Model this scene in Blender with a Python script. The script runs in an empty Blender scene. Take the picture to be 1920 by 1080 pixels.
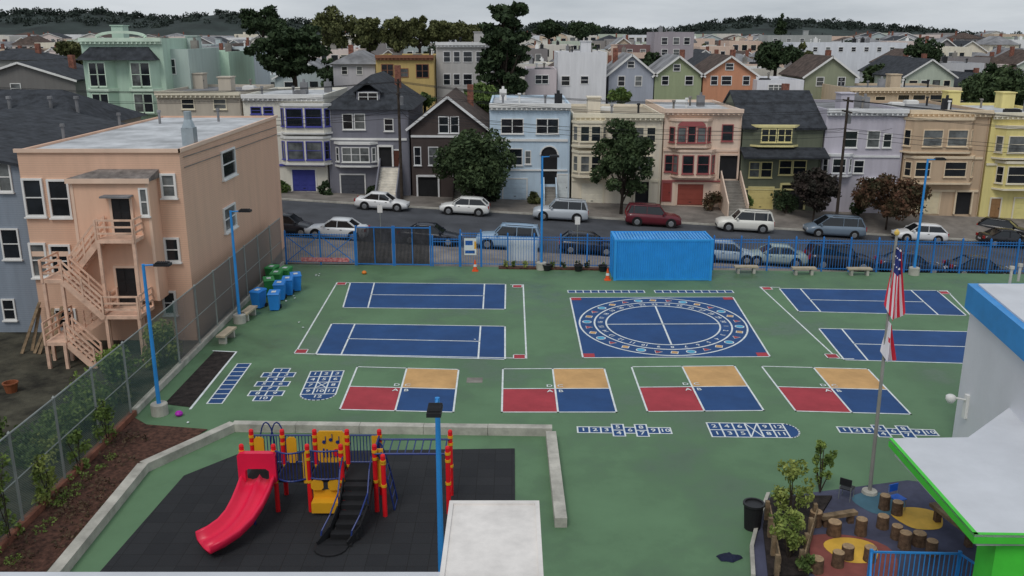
import bpy, math, random
import numpy as np
from mathutils import Vector, Matrix
R=random.Random(7); NR=np.random.RandomState(4)
sc=bpy.context.scene; col=sc.collection
CZ=14.7; F=1700.; TH=math.atan(478/1700.); cT=math.cos(TH); sT=math.sin(TH)
def ray(px,py):
    a=(px-960)/F; b=(540-py)/F
    return (a,cT+b*sT,-sT+b*cT)
def PZ(px,py,z=0):
    d=ray(px,py); t=(z-CZ)/d[2]; return (d[0]*t,d[1]*t,z)
def PY(px,py,Y):
    d=ray(px,py); t=Y/d[1]; return (d[0]*t,Y,CZ+d[2]*t)
def whit(A,B,px,py):
    d=ray(px,py); n=(B[1]-A[1],-(B[0]-A[0])); t=(n[0]*A[0]+n[1]*A[1])/(n[0]*d[0]+n[1]*d[1])
    L=math.hypot(B[0]-A[0],B[1]-A[1]); x,y=d[0]*t,d[1]*t
    return ((x-A[0])*(B[0]-A[0])+(y-A[1])*(B[1]-A[1]))/L, CZ+d[2]*t
SL=.053
def shear(u,v,z): return (u,v-SL*u,z)
def vhit(px,py,v):
    d=ray(px,py); t=v/(d[1]+SL*d[0]); return d[0]*t, CZ+d[2]*t
def zs(u): return -.05*(u+11)
def HB(u): return -.3-.026*u
ON='first second third fourth fifth sixth seventh eighth ninth tenth eleventh twelfth thirteenth fourteenth fifteenth sixteenth seventeenth eighteenth nineteenth twentieth'.split()
ON+=['twenty-'+x for x in ON[:9]]+['thirtieth']+['thirty-'+x for x in ON[:9]]+['fortieth']+['forty-'+x for x in ON[:9]]
# ---------- materials
def lin(c): c/=255.; return c/12.92 if c<=.04045 else ((c+.055)/1.055)**2.4
def S(r,g,b,k=.7):
    c=[lin(x)/k for x in (r,g,b)]; m=max(c)
    if m>.8: c=[x*.8/m for x in c]
    return tuple(c)
def W(r,g,b): return S(r,g,b,.56)
MC={}
def mat(key,c=None,rough=.85,var=.18,scl=.8,bump=0,bsc=15,metal=0,siding=0,c2=None,spec=.35,streak=0):
    if key in MC: return MC[key]
    m=bpy.data.materials.new(key); m.use_nodes=True; nt=m.node_tree; N=nt.nodes; L=nt.links
    b=N['Principled BSDF']; b.inputs['Roughness'].default_value=rough; b.inputs['Metallic'].default_value=metal
    b.inputs['Specular IOR Level'].default_value=spec
    tc=N.new('ShaderNodeTexCoord'); co=tc.outputs['Object']
    n1=N.new('ShaderNodeTexNoise'); n1.inputs['Scale'].default_value=scl; n1.inputs['Detail'].default_value=6; n1.inputs['Roughness'].default_value=.65
    if streak:
        mp=N.new('ShaderNodeMapping'); mp.inputs['Scale'].default_value=(3,3,.35); L.new(co,mp.inputs[0]); L.new(mp.outputs[0],n1.inputs['Vector'])
    else: L.new(co,n1.inputs['Vector'])
    r=N.new('ShaderNodeValToRGB'); r.color_ramp.elements[0].position=.32; r.color_ramp.elements[1].position=.68
    d=c2 if c2 else tuple(x*(1-2*var) for x in c); u=c if c2 else tuple(min(.95,x*(1+var*.7)) for x in c)
    r.color_ramp.elements[0].color=(*d,1); r.color_ramp.elements[1].color=(*u,1)
    L.new(n1.outputs['Fac'],r.inputs['Fac']); L.new(r.outputs['Color'],b.inputs['Base Color'])
    if bump or siding:
        bp=N.new('ShaderNodeBump'); bp.inputs['Strength'].default_value=bump or .5
        if siding:
            w=N.new('ShaderNodeTexWave'); w.wave_type='BANDS'; w.bands_direction='Z'; w.wave_profile='SAW'; w.inputs['Scale'].default_value=siding; w.inputs['Distortion'].default_value=0
            L.new(co,w.inputs['Vector']); L.new(w.outputs['Fac'],bp.inputs['Height']); bp.inputs['Distance'].default_value=.04
            mx=N.new('ShaderNodeMix'); mx.data_type='RGBA'; mx.blend_type='MULTIPLY'; mx.inputs['Factor'].default_value=.35
            r2=N.new('ShaderNodeValToRGB'); r2.color_ramp.elements[0].position=.0; r2.color_ramp.elements[0].color=(.3,.3,.3,1); r2.color_ramp.elements[1].position=.25; r2.color_ramp.elements[1].color=(1,1,1,1)
            L.new(w.outputs['Fac'],r2.inputs['Fac']); L.new(r.outputs['Color'],mx.inputs['A']); L.new(r2.outputs['Color'],mx.inputs['B']); L.new(mx.outputs['Result'],b.inputs['Base Color'])
        else:
            n2=N.new('ShaderNodeTexNoise'); n2.inputs['Scale'].default_value=bsc; n2.inputs['Detail'].default_value=4
            L.new(co,n2.inputs['Vector']); L.new(n2.outputs['Fac'],bp.inputs['Height']); bp.inputs['Distance'].default_value=.03
        L.new(bp.outputs['Normal'],b.inputs['Normal'])
    MC[key]=m; return m
def wm(key,c,siding=0,var=.07): return mat(key,W(*c),.8,var,.5,siding=siding,bump=.3,bsc=6,streak=1)
white=mat('white_trim',W(208,207,204),.6,.06); offw=mat('cream_trim',W(200,192,172),.6,.06)
dark=mat('dark_metal',(.02,.02,.022),.5,.1); blk=mat('black_rubber',(.014,.014,.016),.8,.2)
glass=mat('window_glass',(.018,.022,.028),.08,.3,.6,spec=.6); glass2=mat('curtained_glass',(.16,.17,.17),.15,.4,.8,spec=.6)
carglass=mat('car_glass',(.012,.015,.018),.06,.1,spec=.7)
conc=mat('concrete',S(160,157,148),.9,.2,1.2,.3); concd=mat('old_concrete',S(120,116,110),.9,.25,.7,.3)
blue=mat('blue_paint',S(38,124,184,.56),.5,.06,1.2); bluef=mat('blue_fence_paint',S(35,92,150,.55),.5,.12)
wood=mat('weathered_wood',S(118,100,78),.9,.3,3,.4); dwood=mat('dark_wood_slats',S(44,44,48,.5),.9,.25,3,.3)
bark=mat('bark',(.06,.045,.035),.95,.3,4,.6)
linew=mat('white_line_paint',S(195,200,200),.8,.12,2.5)
cblue=mat('court_blue',S(32,64,108),.8,.12,.5); cred=mat('court_red',S(148,52,60),.8,.14,.6); ctan=mat('court_tan',S(178,140,92),.8,.14,.6)
cteal=mat('court_teal',S(70,145,175),.8,.1); cyel=mat('play_yellow',S(212,168,66),.7,.15)
roofl=mat('flat_roof_pale',S(168,170,172),.9,.22,.5,.2); roofg=mat('flat_roof_grey',S(120,120,122),.9,.28,.4,.2)
shing=mat('dark_shingles',S(52,55,60),.95,.3,1.5,siding=3.2); shingb=mat('brown_shingles',S(78,66,60),.95,.3,1.5,siding=3.2)
red=mat('red_paint',S(205,28,36,.6),.35,.06); yel=mat('yellow_paint',S(232,172,42,.6),.4,.06); navy=mat('navy_paint',S(25,42,95,.6),.4,.08)
pred=mat('red_plastic',S(220,34,72,.6),.35,.05)
greenpaint=mat('bright_green_paint',S(60,165,50,.6),.5,.08)
# ---------- mesh builder
ORG={}
class MB:
    def __init__(s,f=None): s.v=[];s.fc=[];s.mi=[];s.m=0;s.f=f
    def add(s,vs,fs):
        k=len(s.v); s.v+=[s.f(*p) for p in vs] if s.f else [tuple(p) for p in vs]
        for f in fs: s.fc.append([i+k for i in f]); s.mi.append(s.m)
        return s
    def box(s,x0,x1,y0,y1,z0,z1):
        return s.add([(x0,y0,z0),(x1,y0,z0),(x1,y1,z0),(x0,y1,z0),(x0,y0,z1),(x1,y0,z1),(x1,y1,z1),(x0,y1,z1)],[(0,3,2,1),(4,5,6,7),(0,1,5,4),(1,2,6,5),(2,3,7,6),(3,0,4,7)])
    def poly(s,pts): return s.add(pts,[list(range(len(pts)))])
    def prism(s,pl,z0,z1):
        n=len(pl); return s.add([(x,y,z0) for x,y in pl]+[(x,y,z1) for x,y in pl],[list(range(n))[::-1],list(range(n,2*n))]+[(i,(i+1)%n,(i+1)%n+n,i+n) for i in range(n)])
    def tube(s,p,q,r,r2=None,n=6):
        p=Vector(p);q=Vector(q);d=(q-p)
        if d.length<1e-6: return s
        d.normalize(); a=d.orthogonal().normalized(); b=d.cross(a); r2=r if r2 is None else r2
        vs=[];
        for c,rr in ((p,r),(q,r2)):
            for i in range(n):
                t=2*math.pi*i/n; vs.append(tuple(c+(a*math.cos(t)+b*math.sin(t))*rr))
        return s.add(vs,[list(range(n))[::-1],list(range(n,2*n))]+[(i,(i+1)%n,(i+1)%n+n,i+n) for i in range(n)])
    def pipe(s,pts,r,n=6):
        for a,b in zip(pts,pts[1:]): s.tube(a,b,r,n=n)
        return s
    def beam(s,p,q,w,h):
        p=Vector(p);q=Vector(q);d=(q-p).normalized(); up=Vector((0,0,1)) if abs(d.z)<.95 else Vector((0,1,0))
        a=d.cross(up).normalized()*w/2; b=a.cross(d).normalized()*h/2
        vs=[tuple(c+x) for c in (p,q) for x in (-a-b,a-b,a+b,-a+b)]
        return s.add(vs,[(3,2,1,0),(4,5,6,7),(0,1,5,4),(1,2,6,5),(2,3,7,6),(3,0,4,7)])
    def lathe(s,cx,cy,pr,n=12):
        vs=[(cx+r*math.cos(2*math.pi*i/n),cy+r*math.sin(2*math.pi*i/n),z) for r,z in pr for i in range(n)]
        fs=[(k*n+i,k*n+(i+1)%n,(k+1)*n+(i+1)%n,(k+1)*n+i) for k in range(len(pr)-1) for i in range(n)]
        return s.add(vs,fs+[list(range(n))[::-1],list(range((len(pr)-1)*n,len(pr)*n))])
    def loft(s,secs,close=True):
        n=len(secs[0]); vs=[p for q in secs for p in q]
        fs=[(k*n+i,k*n+(i+1)%n,(k+1)*n+(i+1)%n,(k+1)*n+i) for k in range(len(secs)-1) for i in range(n if close else n-1)]
        if close: fs+=[list(range(n))[::-1],list(range((len(secs)-1)*n,len(secs)*n))]
        return s.add(vs,fs)
    def build(s,name,m,parent=None,smooth=False):
        o_=ORG.get(parent.name,(0,0,0)) if parent else (0,0,0)
        me=bpy.data.meshes.new(name); me.from_pydata([(a-o_[0],b-o_[1],c-o_[2]) for a,b,c in s.v],[],s.fc)
        for x in (m if isinstance(m,(list,tuple)) else [m]): me.materials.append(x)
        if any(s.mi): me.polygons.foreach_set('material_index',s.mi)
        if smooth: me.polygons.foreach_set('use_smooth',[True]*len(s.fc))
        o=bpy.data.objects.new(name,me); col.objects.link(o)
        if parent: o.parent=parent
        ORG[o.name]=o_; return o
def thing(name,label,cat,loc=(0,0,0),group=None):
    o=bpy.data.objects.new(name,None); col.objects.link(o); o.location=loc; o.empty_display_size=.3
    o['label']=label;o['category']=cat
    if group:o['group']=group
    ORG[o.name]=tuple(loc); return o
def tag(o,label,cat,group=None,kind=None):
    o['label']=label;o['category']=cat
    if group:o['group']=group
    if kind:o['kind']=kind
    return o
def single(mb,name,m,label,cat,loc,group=None,smooth=False):
    mb.v=[(a-loc[0],b-loc[1],c-loc[2]) for a,b,c in mb.v]; o=mb.build(name,m,None,smooth); o.location=loc; return tag(o,label,cat,group)
def struct(name,mb,m,label=None,smooth=False):
    o=mb.build(name,m,None,smooth); o['kind']='structure'; o['label']=label or name.replace('_',' ')+' of the place'; o['category']=name.split('_')[-1]; return o
# ---------- glyphs
TC={}
def glyph(mb,t,size,P,ux,uy,z):
    if t not in TC:
        cu=bpy.data.curves.new('t','FONT'); cu.body=t; cu.align_x='CENTER'; cu.align_y='CENTER'; cu.resolution_u=2; cu.offset=.015
        ob=bpy.data.objects.new('t',cu); col.objects.link(ob); bpy.context.view_layer.update()
        me=bpy.data.meshes.new_from_object(ob.evaluated_get(bpy.context.evaluated_depsgraph_get()))
        TC[t]=([(v.co.x,v.co.y) for v in me.vertices],[list(p.vertices) for p in me.polygons]); bpy.data.objects.remove(ob); bpy.data.meshes.remove(me)
    vs,fs=TC[t]; mb.add([(P[0]+(a*ux[0]+b*uy[0])*size,P[1]+(a*ux[1]+b*uy[1])*size,z) for a,b in vs],fs)
def line(mb,P,Q,w,z):
    dx,dy=Q[0]-P[0],Q[1]-P[1]; l=math.hypot(dx,dy); nx,ny=-dy/l*w/2,dx/l*w/2; ex,ey=dx/l*w/2,dy/l*w/2
    mb.poly([(P[0]+nx-ex,P[1]+ny-ey,z),(P[0]-nx-ex,P[1]-ny-ey,z),(Q[0]-nx+ex,Q[1]-ny+ey,z),(Q[0]+nx+ex,Q[1]+ny+ey,z)])
def bil(c):
    p=[PZ(*q)[:2] for q in c]
    return lambda u,v: tuple((p[0][i]*(1-u)+p[1][i]*u)*(1-v)+(p[3][i]*(1-u)+p[2][i]*u)*v for i in (0,1))
def q4(mb,b,u0,v0,u1,v1,z): mb.poly([(*b(u0,v1),z),(*b(u1,v1),z),(*b(u1,v0),z),(*b(u0,v0),z)])
Z1,Z2,Z3=.006,.011,.016
MM=[linew,cblue,cred,ctan,cteal]
def mark(mb,label,cat,c,name,group=None):
    p=PZ(*c); return single(mb,name,MM,label,cat,(p[0],p[1],0),group)
# ================= MARKINGS
def court(c,vl,vr,mid,label,extra=()):
    mb=MB(); b=bil(c); mb.m=1; q4(mb,b,0,0,1,1,Z1); mb.m=0
    w=.08
    for a,d in (((0,0),(1,0)),((1,0),(1,1)),((1,1),(0,1)),((0,1),(0,0)),((vl,0),(vl,1)),((vr,0),(vr,1)),((vl,.5),(vr,.5))):
        line(mb,b(*a),b(*d),w,Z2 if a[0] in(0,1) else Z3-.002)
    mark(mb,label,'court marking',c[0],'painted_court')
court([(657,530),(948,533),(947,580),(643,577)],.155,.865,.5,'upper blue painted court of the two left of the number circle')
court([(622,607),(947,612),(947,674),(592,665)],.135,.86,.5,'lower blue painted court of the two left of the number circle')
court([(1461,541),(1757,545),(1812,592),(1497,584)],.135,.835,.5,'upper blue painted court of the two right of the number circle')
court([(1535,616),(1900,624),(1960,686),(1583,675)],.12,.8,.5,'lower right blue painted court running behind the school wall')
def outline(pts,label,sqs,cp):
    mb=MB(); mb.m=0
    P=[PZ(*p) for p in pts]
    for i,(a,b) in enumerate(zip(P,P[1:])): line(mb,a,b,.08,Z1+.0005*i)
    for k,s in enumerate(sqs):
        p=PZ(*s); mb.m=2; mb.poly([(p[0]-.26,p[1]-.26,Z2),(p[0]+.26,p[1]-.26,Z2),(p[0]+.26,p[1]+.26,Z2),(p[0]-.26,p[1]+.26,Z2)]); mb.m=0
        for a,b in (((-1,-1),(1,-1)),((1,-1),(1,1)),((1,1),(-1,1)),((-1,1),(-1,-1))): line(mb,(p[0]+a[0]*.28,p[1]+a[1]*.28),(p[0]+b[0]*.28,p[1]+b[1]*.28),.05,Z3)
    mark(mb,label,'court marking',cp,'court_outline')
outline([(655,530),(632,530),(553,663),(987,672),(981,534),(958,534)],'white outline with red corner squares around the left pair of blue courts',[(640,532),(970,537),(565,659),(974,669)],(553,663))
outline([(1461,539),(1425,538),(1570,672),(1600,673)],'slanting white outline with red corners left of the right pair of courts',[(1438,541),(1560,668)],(1425,538))
outline([(1762,545),(1775,545),(1830,602)],'white line with red square at top right of the right courts',[(1770,549)],(1775,545))
mb=MB(); b=bil([(1069,558),(1374,557),(1444,669),(1093,671)]); mb.m=1; q4(mb,b,0,0,1,1,Z1); mb.m=0
for a,d in (((0,0),(1,0)),((1,0),(1,1)),((1,1),(0,1)),((0,1),(0,0))): line(mb,b(*a),b(*d),.08,Z2)
def cpt(r,t): return b(.5+r*math.cos(t),.5-r*math.sin(t))
for r in (.478,.392,.325):
    for i in range(72):
        t0,t1=2*math.pi*i/72,2*math.pi*(i+1)/72; e=.0048
        mb.poly([(*cpt(r-e,t0),Z2),(*cpt(r+e,t0),Z2),(*cpt(r+e,t1),Z2),(*cpt(r-e,t1),Z2)])
for t in (0,math.pi/2): line(mb,cpt(.325,t),cpt(.325,t+math.pi),.09,Z3)
for i in range(30):
    t=2*math.pi*(i+.5)/30; p=cpt(.357,t); q=cpt(.37,t); dx,dy=q[0]-p[0],q[1]-p[1]; l=math.hypot(dx,dy); uy=(dx/l,dy/l); ux=(uy[1],-uy[0])
    glyph(mb,str(30-i),.36,p,ux,uy,Z2)
    k=i%3; n=[3,4,14][k]; c=cpt(.435,t)
    for rr,m_,z in ((.25,0,Z2),(.2,[2,3,4][k],Z3)):
        mb.m=m_; mb.poly([(c[0]+rr*math.cos(2*math.pi*j/n+.5*k),c[1]+rr*math.sin(2*math.pi*j/n+.5*k),z) for j in range(n)])
    mb.m=0
for u,v in ((.035,.03),(.965,.03),(.965,.97),(.035,.97)):
    mb.m=2; q4(mb,b,u-.03,v-.025,u+.03,v+.025,Z3)
mark(mb,'blue square with a number circle, white crosshair and coloured shapes around it','playground marking',(1241,610),'number_circle')
for c,l in (([(670,688),(860,693),(850,773),(637,768)],'leftmost'),([(943,692),(1133,691),(1156,773),(941,773)],'second from left'),([(1184,688),(1377,686),(1432,770),(1214,772)],'third from left'),([(1428,687),(1627,692),(1708,777),(1492,771)],'rightmost')):
    mb=MB(); b=bil(c); m=.49
    mb.m=3; q4(mb,b,m,0,1,m,Z1); mb.m=2; q4(mb,b,0,m,m,1,Z1); mb.m=1; q4(mb,b,m,m,1,1,Z1); mb.m=0
    for a,d in (((0,0),(1,0)),((1,0),(1,1)),((1,1),(0,1)),((0,1),(0,0)),((m,0),(m,1))): line(mb,b(*a),b(*d),.075,Z2)
    line(mb,b(0,m),b(1,m),.075,Z3)
    for t,(u,v) in (('A',(m-.05,m+.06)),('B',(m+.05,m+.06)),('C',(m+.05,m-.06)),('D',(m-.05,m-.06))): glyph(mb,t,.38,b(u,v),(1,0),(0,1),Z3+.004)
    mark(mb,l+' four square court with red, tan and blue quarters','court marking',c[3],'four_square_court')
def hop(P0,P1,hw,rows,label,up=None,arch=False,c=None,full=False):
    mb=MB(); P0=PZ(*P0);P1=PZ(*P1); dx,dy=P1[0]-P0[0],P1[1]-P0[1]; L=math.hypot(dx,dy); d=(dx/L,dy/L); n=(-d[1],d[0]); cl=L/len(rows)
    if up is None: up=(0,1)
    rt=(up[1],-up[0])
    def pt(a,s): return (P0[0]+d[0]*a+n[0]*s,P0[1]+d[1]*a+n[1]*s)
    for i,r in enumerate(rows):
        k=len(r); wid=2*hw if (k==1 and not full) else 4*hw
        for j,t in enumerate(r):
            s0=-wid/2+wid*j/k; s1=s0+wid/k; a0,a1=cl*i,cl*(i+1)
            if arch and i==len(rows)-1:
                pl=[pt(a0+cl*.98*math.sin(math.pi*q/12),-wid/2+wid*(1-math.cos(math.pi*q/12))/2) for q in range(13)]
                mb.m=1; mb.poly([(x,y,Z1) for x,y in pl]); mb.m=0
                for x,y in zip(pl,pl[1:]+pl[:1]): line(mb,x,y,.06,Z2)
            else:
                cs=[pt(a0,s0),pt(a1,s0),pt(a1,s1),pt(a0,s1)]
                mb.m=1; mb.poly([(x,y,Z1) for x,y in cs]); mb.m=0
                for q,(x,y) in enumerate(zip(cs,cs[1:]+cs[:1])): line(mb,x,y,.06,Z2+.0007*((i+j)%2)+.0003*q)
                if t=='x': line(mb,cs[0],cs[2],.05,Z3); line(mb,cs[1],cs[3],.05,Z3+.001)
            if t and t!='x': glyph(mb,t,.4,pt((a0+a1)/2-(cl*.1 if arch and i==len(rows)-1 else 0),(s0+s1)/2),rt,up,Z3+.003)
    mark(mb,label,'hopscotch' if len(rows[0][0]) else 'ladder marking',c,'hopscotch_grid' if len(rows[0][0]) else 'ladder_grid')
hop((458,682),(402,757),.31,[['']]*9,'long blue painted ladder of nine cells beside the dark planting bed',c=(402,757))
cr=[['1'],['2','3'],['4'],['5','6'],['7'],['8','9'],['10']]
hop((530,691),(490,752),.36,cr,'cross shaped blue hopscotch, middle of the three painted grids at left',c=(490,752))
hop((614,696),(592,751),.37,[['1','2','3'],['4','5','6'],['7','x','8'],['9','10','11'],['12']],'round ended blue hopscotch left of the four square courts',c=(592,751),arch=True,full=True)
cr2=[['1'],['2'],['3'],['4','5'],['6'],['7','8'],['9'],['10']]
hop((1083,806),(1258,808),.27,cr2,'cross shaped blue hopscotch below the second and third four square courts',c=(1170,808),up=(0,1))
hop((1330,806),(1498,808),.32,[['1','2'],['3','4'],['5','6'],['x'],['8','9'],['11','12'],['']],'round ended blue hopscotch below the third four square court',c=(1414,808),arch=True,full=True)
hop((1572,806),(1756,812),.27,cr2,'cross shaped blue hopscotch partly hidden behind the flagpole',c=(1664,808))
hop((1065,547),(1208,547),.27,[['']]*10,'thin blue ladder strip above the number circle, left one',c=(1136,547))
hop((1228,547),(1374,547),.27,[['']]*10,'thin blue ladder strip above the number circle, right one',c=(1300,547))
mb=MB(); P=[PZ(400,658),PZ(443,660),PZ(357,767)]
line(mb,P[0],P[1],.1,Z2); line(mb,P[1],P[2],.1,Z2+.001); mark(mb,'white line bordering the dark planting bed at the left','ground line',(443,660),'border_line')
# ================= GROUND
def gz(x,y): return -6 if y<86 else (-6+4.6*min(1,(y-86)/14.))
mb=MB(); xs=[-6000,-2000,-700,-300,-100,0,100,300,700,2000,6000]; ys=[-200,0,40,86,100,130,200,400,900,2500,7000]
V=[(x,y,gz(x,y)) for y in ys for x in xs]; n=len(xs)
mb.add(V,[(j*n+i,j*n+i+1,(j+1)*n+i+1,(j+1)*n+i) for j in range(len(ys)-1) for i in range(n-1)])
struct('ground',mb,mat('city_ground',S(96,96,92),.95,.3,.05),'grey green city ground reaching the horizon')
gm=mat('green_yard_coating',S(80,108,79,.7),.62,.1,.22,.12,40,spec=.4)
nt=gm.node_tree; N=nt.nodes; L=nt.links; bs=N['Principled BSDF']; src=bs.inputs['Base Color'].links[0].from_socket
n3=N.new('ShaderNodeTexNoise'); n3.inputs['Scale'].default_value=.11; n3.inputs['Detail'].default_value=8; n3.inputs['Roughness'].default_value=.7; tcx=N.new('ShaderNodeTexCoord'); L.new(tcx.outputs['Object'],n3.inputs['Vector'])
r3=N.new('ShaderNodeValToRGB'); r3.color_ramp.elements[0].position=.38; r3.color_ramp.elements[0].color=(.66,.68,.67,1); r3.color_ramp.elements[1].position=.52; r3.color_ramp.elements[1].color=(1,1,1,1); L.new(n3.outputs['Fac'],r3.inputs['Fac'])
mx=N.new('ShaderNodeMix'); mx.data_type='RGBA'; mx.blend_type='MULTIPLY'; mx.inputs['Factor'].default_value=.75; L.new(src,mx.inputs['A']); L.new(r3.outputs['Color'],mx.inputs['B']); L.new(mx.outputs['Result'],bs.inputs['Base Color'])
r4=N.new('ShaderNodeMapRange'); r4.inputs['From Min'].default_value=.4; r4.inputs['From Max'].default_value=.5; r4.inputs['To Min'].default_value=.32; r4.inputs['To Max'].default_value=.72; L.new(n3.outputs['Fac'],r4.inputs['Value']); L.new(r4.outputs['Result'],bs.inputs['Roughness'])
mb=MB(); mb.prism([(-15.05,5),(48,5),(48,57.3-.055*48),(-15.05,57.3+.055*15)],-.5,0); struct('yard_ground',mb,gm,'green coated school yard surface')
asph=mat('asphalt',S(68,70,75,.75),.8,.18,.35,.25,30); walk=mat('sidewalk_concrete',S(118,112,106,.75),.9,.22,.5,.2)
us=list(range(-70,76,6))
def sheet(name,v0,v1,f0,f1,m,lab):
    mb=MB(shear); n=len(us); mb.add([(u,v0,f0(u)) for u in us]+[(u,v1,f1(u)) for u in us],[(i,i+1,n+i+1,n+i) for i in range(n-1)]); return struct(name,mb,m,lab)
sheet('street',63.9,78.3,zs,zs,asph,'grey asphalt street sloping down to the right')
sheet('near_sidewalk',57.6,63.7,lambda u:min(-.02,zs(u)+.13),lambda u:zs(u)+.13,walk,'concrete sidewalk just beyond the blue fence')
sheet('near_kerb',63.7,63.9,lambda u:zs(u)+.131,lambda u:zs(u)+.005,conc,'near kerb of the street')
sheet('far_sidewalk',78.5,84.6,lambda u:zs(u)+.13,HB,walk,'concrete sidewalk in front of the houses')
mbk=MB(shear)
for a,c in zip(us,us[1:]): mbk.poly([(a,78.3,zs(a)-.05),(c,78.3,zs(c)-.05),(c,78.3,zs(c)+.135),(a,78.3,zs(a)+.135)]); mbk.poly([(a,78.3,zs(a)+.135),(c,78.3,zs(c)+.135),(c,78.5,zs(c)+.135),(a,78.5,zs(a)+.135)])
struct('far_kerb',mbk,conc,'far kerb of the street')
soil=mat('dark_soil',S(42,36,34),.98,.4,3,.8,12); mulch=mat('red_mulch',S(80,54,44),.98,.4,5,1,18)
mb=MB(); mb.box(-70,-15.25,5,62,-.9,-.35); struct('neighbour_yard_ground',mb,mat('neighbour_soil',S(62,60,50),.98,.4,1,.6),'bare soil yard beside the peach building')
mb=MB(); mb.poly([(*PZ(*p)[:2],.02) for p in ((402,659),(441,661),(356,764),(308,758))]); struct('planting_bed',mb,soil,'dark soil bed near the peach building')
mb=MB(); mb.poly([(-14.95,33.2,.03),(*PZ(275,797)[:2],.03),(*PZ(390,806)[:2],.03),(*PZ(262,880)[:2],.03),(*PZ(85,1075)[:2],.03),(-11.5,18,.03),(-14.95,18,.03)]); struct('mulch_bed',mb,mulch,'reddish mulch bed along the fence')
mat_pts=[(965,842),(455,849),(345,893),(180,1082)]
pp=[PZ(*p) for p in mat_pts]; mb=MB(); mb.prism([(pp[0][0],14),(pp[0][0],pp[0][1]),(pp[1][0],pp[1][1]),(pp[2][0],pp[2][1]),(pp[3][0],pp[3][1]),(pp[3][0],14)],-.1,.03)
rub=mat('rubber_safety_mat',(.022,.023,.026),.85,.2,1.,.3,25); nt=rub.node_tree;N=nt.nodes;L=nt.links
bk=N.new('ShaderNodeTexBrick'); bk.offset=0; bk.inputs['Scale'].default_value=1; bk.inputs['Brick Width'].default_value=.6; bk.inputs['Row Height'].default_value=.6; bk.inputs['Mortar Size'].default_value=.01; bk.inputs['Color1'].default_value=(.018,.019,.022,1); bk.inputs['Color2'].default_value=(.025,.026,.029,1); bk.inputs['Mortar'].default_value=(.01,.01,.01,1)
tcx=N.new('ShaderNodeTexCoord'); L.new(tcx.outputs['Object'],bk.inputs['Vector']); L.new(bk.outputs['Color'],N['Principled BSDF'].inputs['Base Color'])
struct('safety_matting',mb,rub,'black rubber safety matting under the play structure')
def kerb(pts,w,h,label):
    P=[PZ(*p,h) for p in pts]; mb=MB()
    for a,c in zip(P,P[1:]):
        dx,dy=c[0]-a[0],c[1]-a[1]; l=math.hypot(dx,dy); nx,ny=-dy/l*w/2,dx/l*w/2; k=max(1,int(l/2.4))
        for j in range(k):
            t0=j/k; t1=(j+1)/k-.015/l; p=(a[0]+dx*t0,a[1]+dy*t0); q=(a[0]+dx*t1,a[1]+dy*t1)
            mb.prism([(p[0]+nx,p[1]+ny),(q[0]+nx,q[1]+ny),(q[0]-nx,q[1]-ny),(p[0]-nx,p[1]-ny)],-.02,h+R.uniform(-.006,.006))
        h+=.003
    single(mb,'low_wall',conc,label,'low wall',(P[0][0],P[0][1],0))
kerb([(100,1072),(268,868),(437,792),(1036,800)],.36,.32,'low concrete wall bending around the top left of the play area')
kerb([(1033,808),(1052,972)],.38,.325,'short straight low concrete wall at the right side of the play area')
# ================= LEAVES / TREES
def leafmat(key,c,d): return mat(key,c,.75,0,1.1,c2=d,spec=.2)
lg=leafmat('leaves_dark_green',(.06,.092,.04),(.012,.024,.011)); lm=leafmat('leaves_mid_green',(.17,.24,.065),(.04,.075,.022)); lst=leafmat('leaves_street_green',(.09,.13,.055),(.018,.034,.015))
lo=leafmat('leaves_olive',(.17,.18,.07),(.035,.045,.018)); lp=leafmat('leaves_dark_mixed',(.07,.05,.045),(.018,.022,.015)); lr=leafmat('leaves_rust_green',(.15,.065,.042),(.03,.045,.02)); ly=leafmat('leaves_yellow_green',(.38,.41,.11),(.1,.16,.035)); lmb=leafmat('leaves_fresh_green',(.28,.37,.09),(.07,.12,.03))
def leaves(name,cl,n,size,m,parent,flat=1.):
    c=np.array([q[0] for q in cl]); r=np.array([q[1] for q in cl]); w=r**2; idx=NR.choice(len(cl),n,p=w/w.sum())
    d=NR.normal(size=(n,3)); d/=np.linalg.norm(d,axis=1)[:,None]; rad=(NR.uniform(.35,1.12,n)**.6)[:,None]
    P=c[idx]+d*rad*r[idx][:,None]*np.array([1,1,flat])
    a=NR.normal(size=(n,3)); a/=np.linalg.norm(a,axis=1)[:,None]; b=np.cross(a,NR.normal(size=(n,3))); b/=np.linalg.norm(b,axis=1)[:,None]
    s=(size*NR.uniform(.5,1.2,n))[:,None]; a=a*s; b=b*s*.6
    V=np.stack([P-a,P-b*.9,P+a,P+b*.9],1).reshape(-1,3)
    o_=np.array(ORG.get(parent.name,(0,0,0))) if parent else 0; V=V-o_
    me=bpy.data.meshes.new(name); me.vertices.add(4*n); me.vertices.foreach_set('co',V.ravel()); me.loops.add(4*n); me.loops.foreach_set('vertex_index',np.arange(4*n)); me.polygons.add(n); me.polygons.foreach_set('loop_start',np.arange(0,4*n,4)); me.polygons.foreach_set('loop_total',np.full(n,4)); me.update(); me.materials.append(m)
    o=bpy.data.objects.new(name,me); col.objects.link(o)
    if parent: o.parent=parent; ORG[o.name]=ORG[parent.name]
    return o
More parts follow.
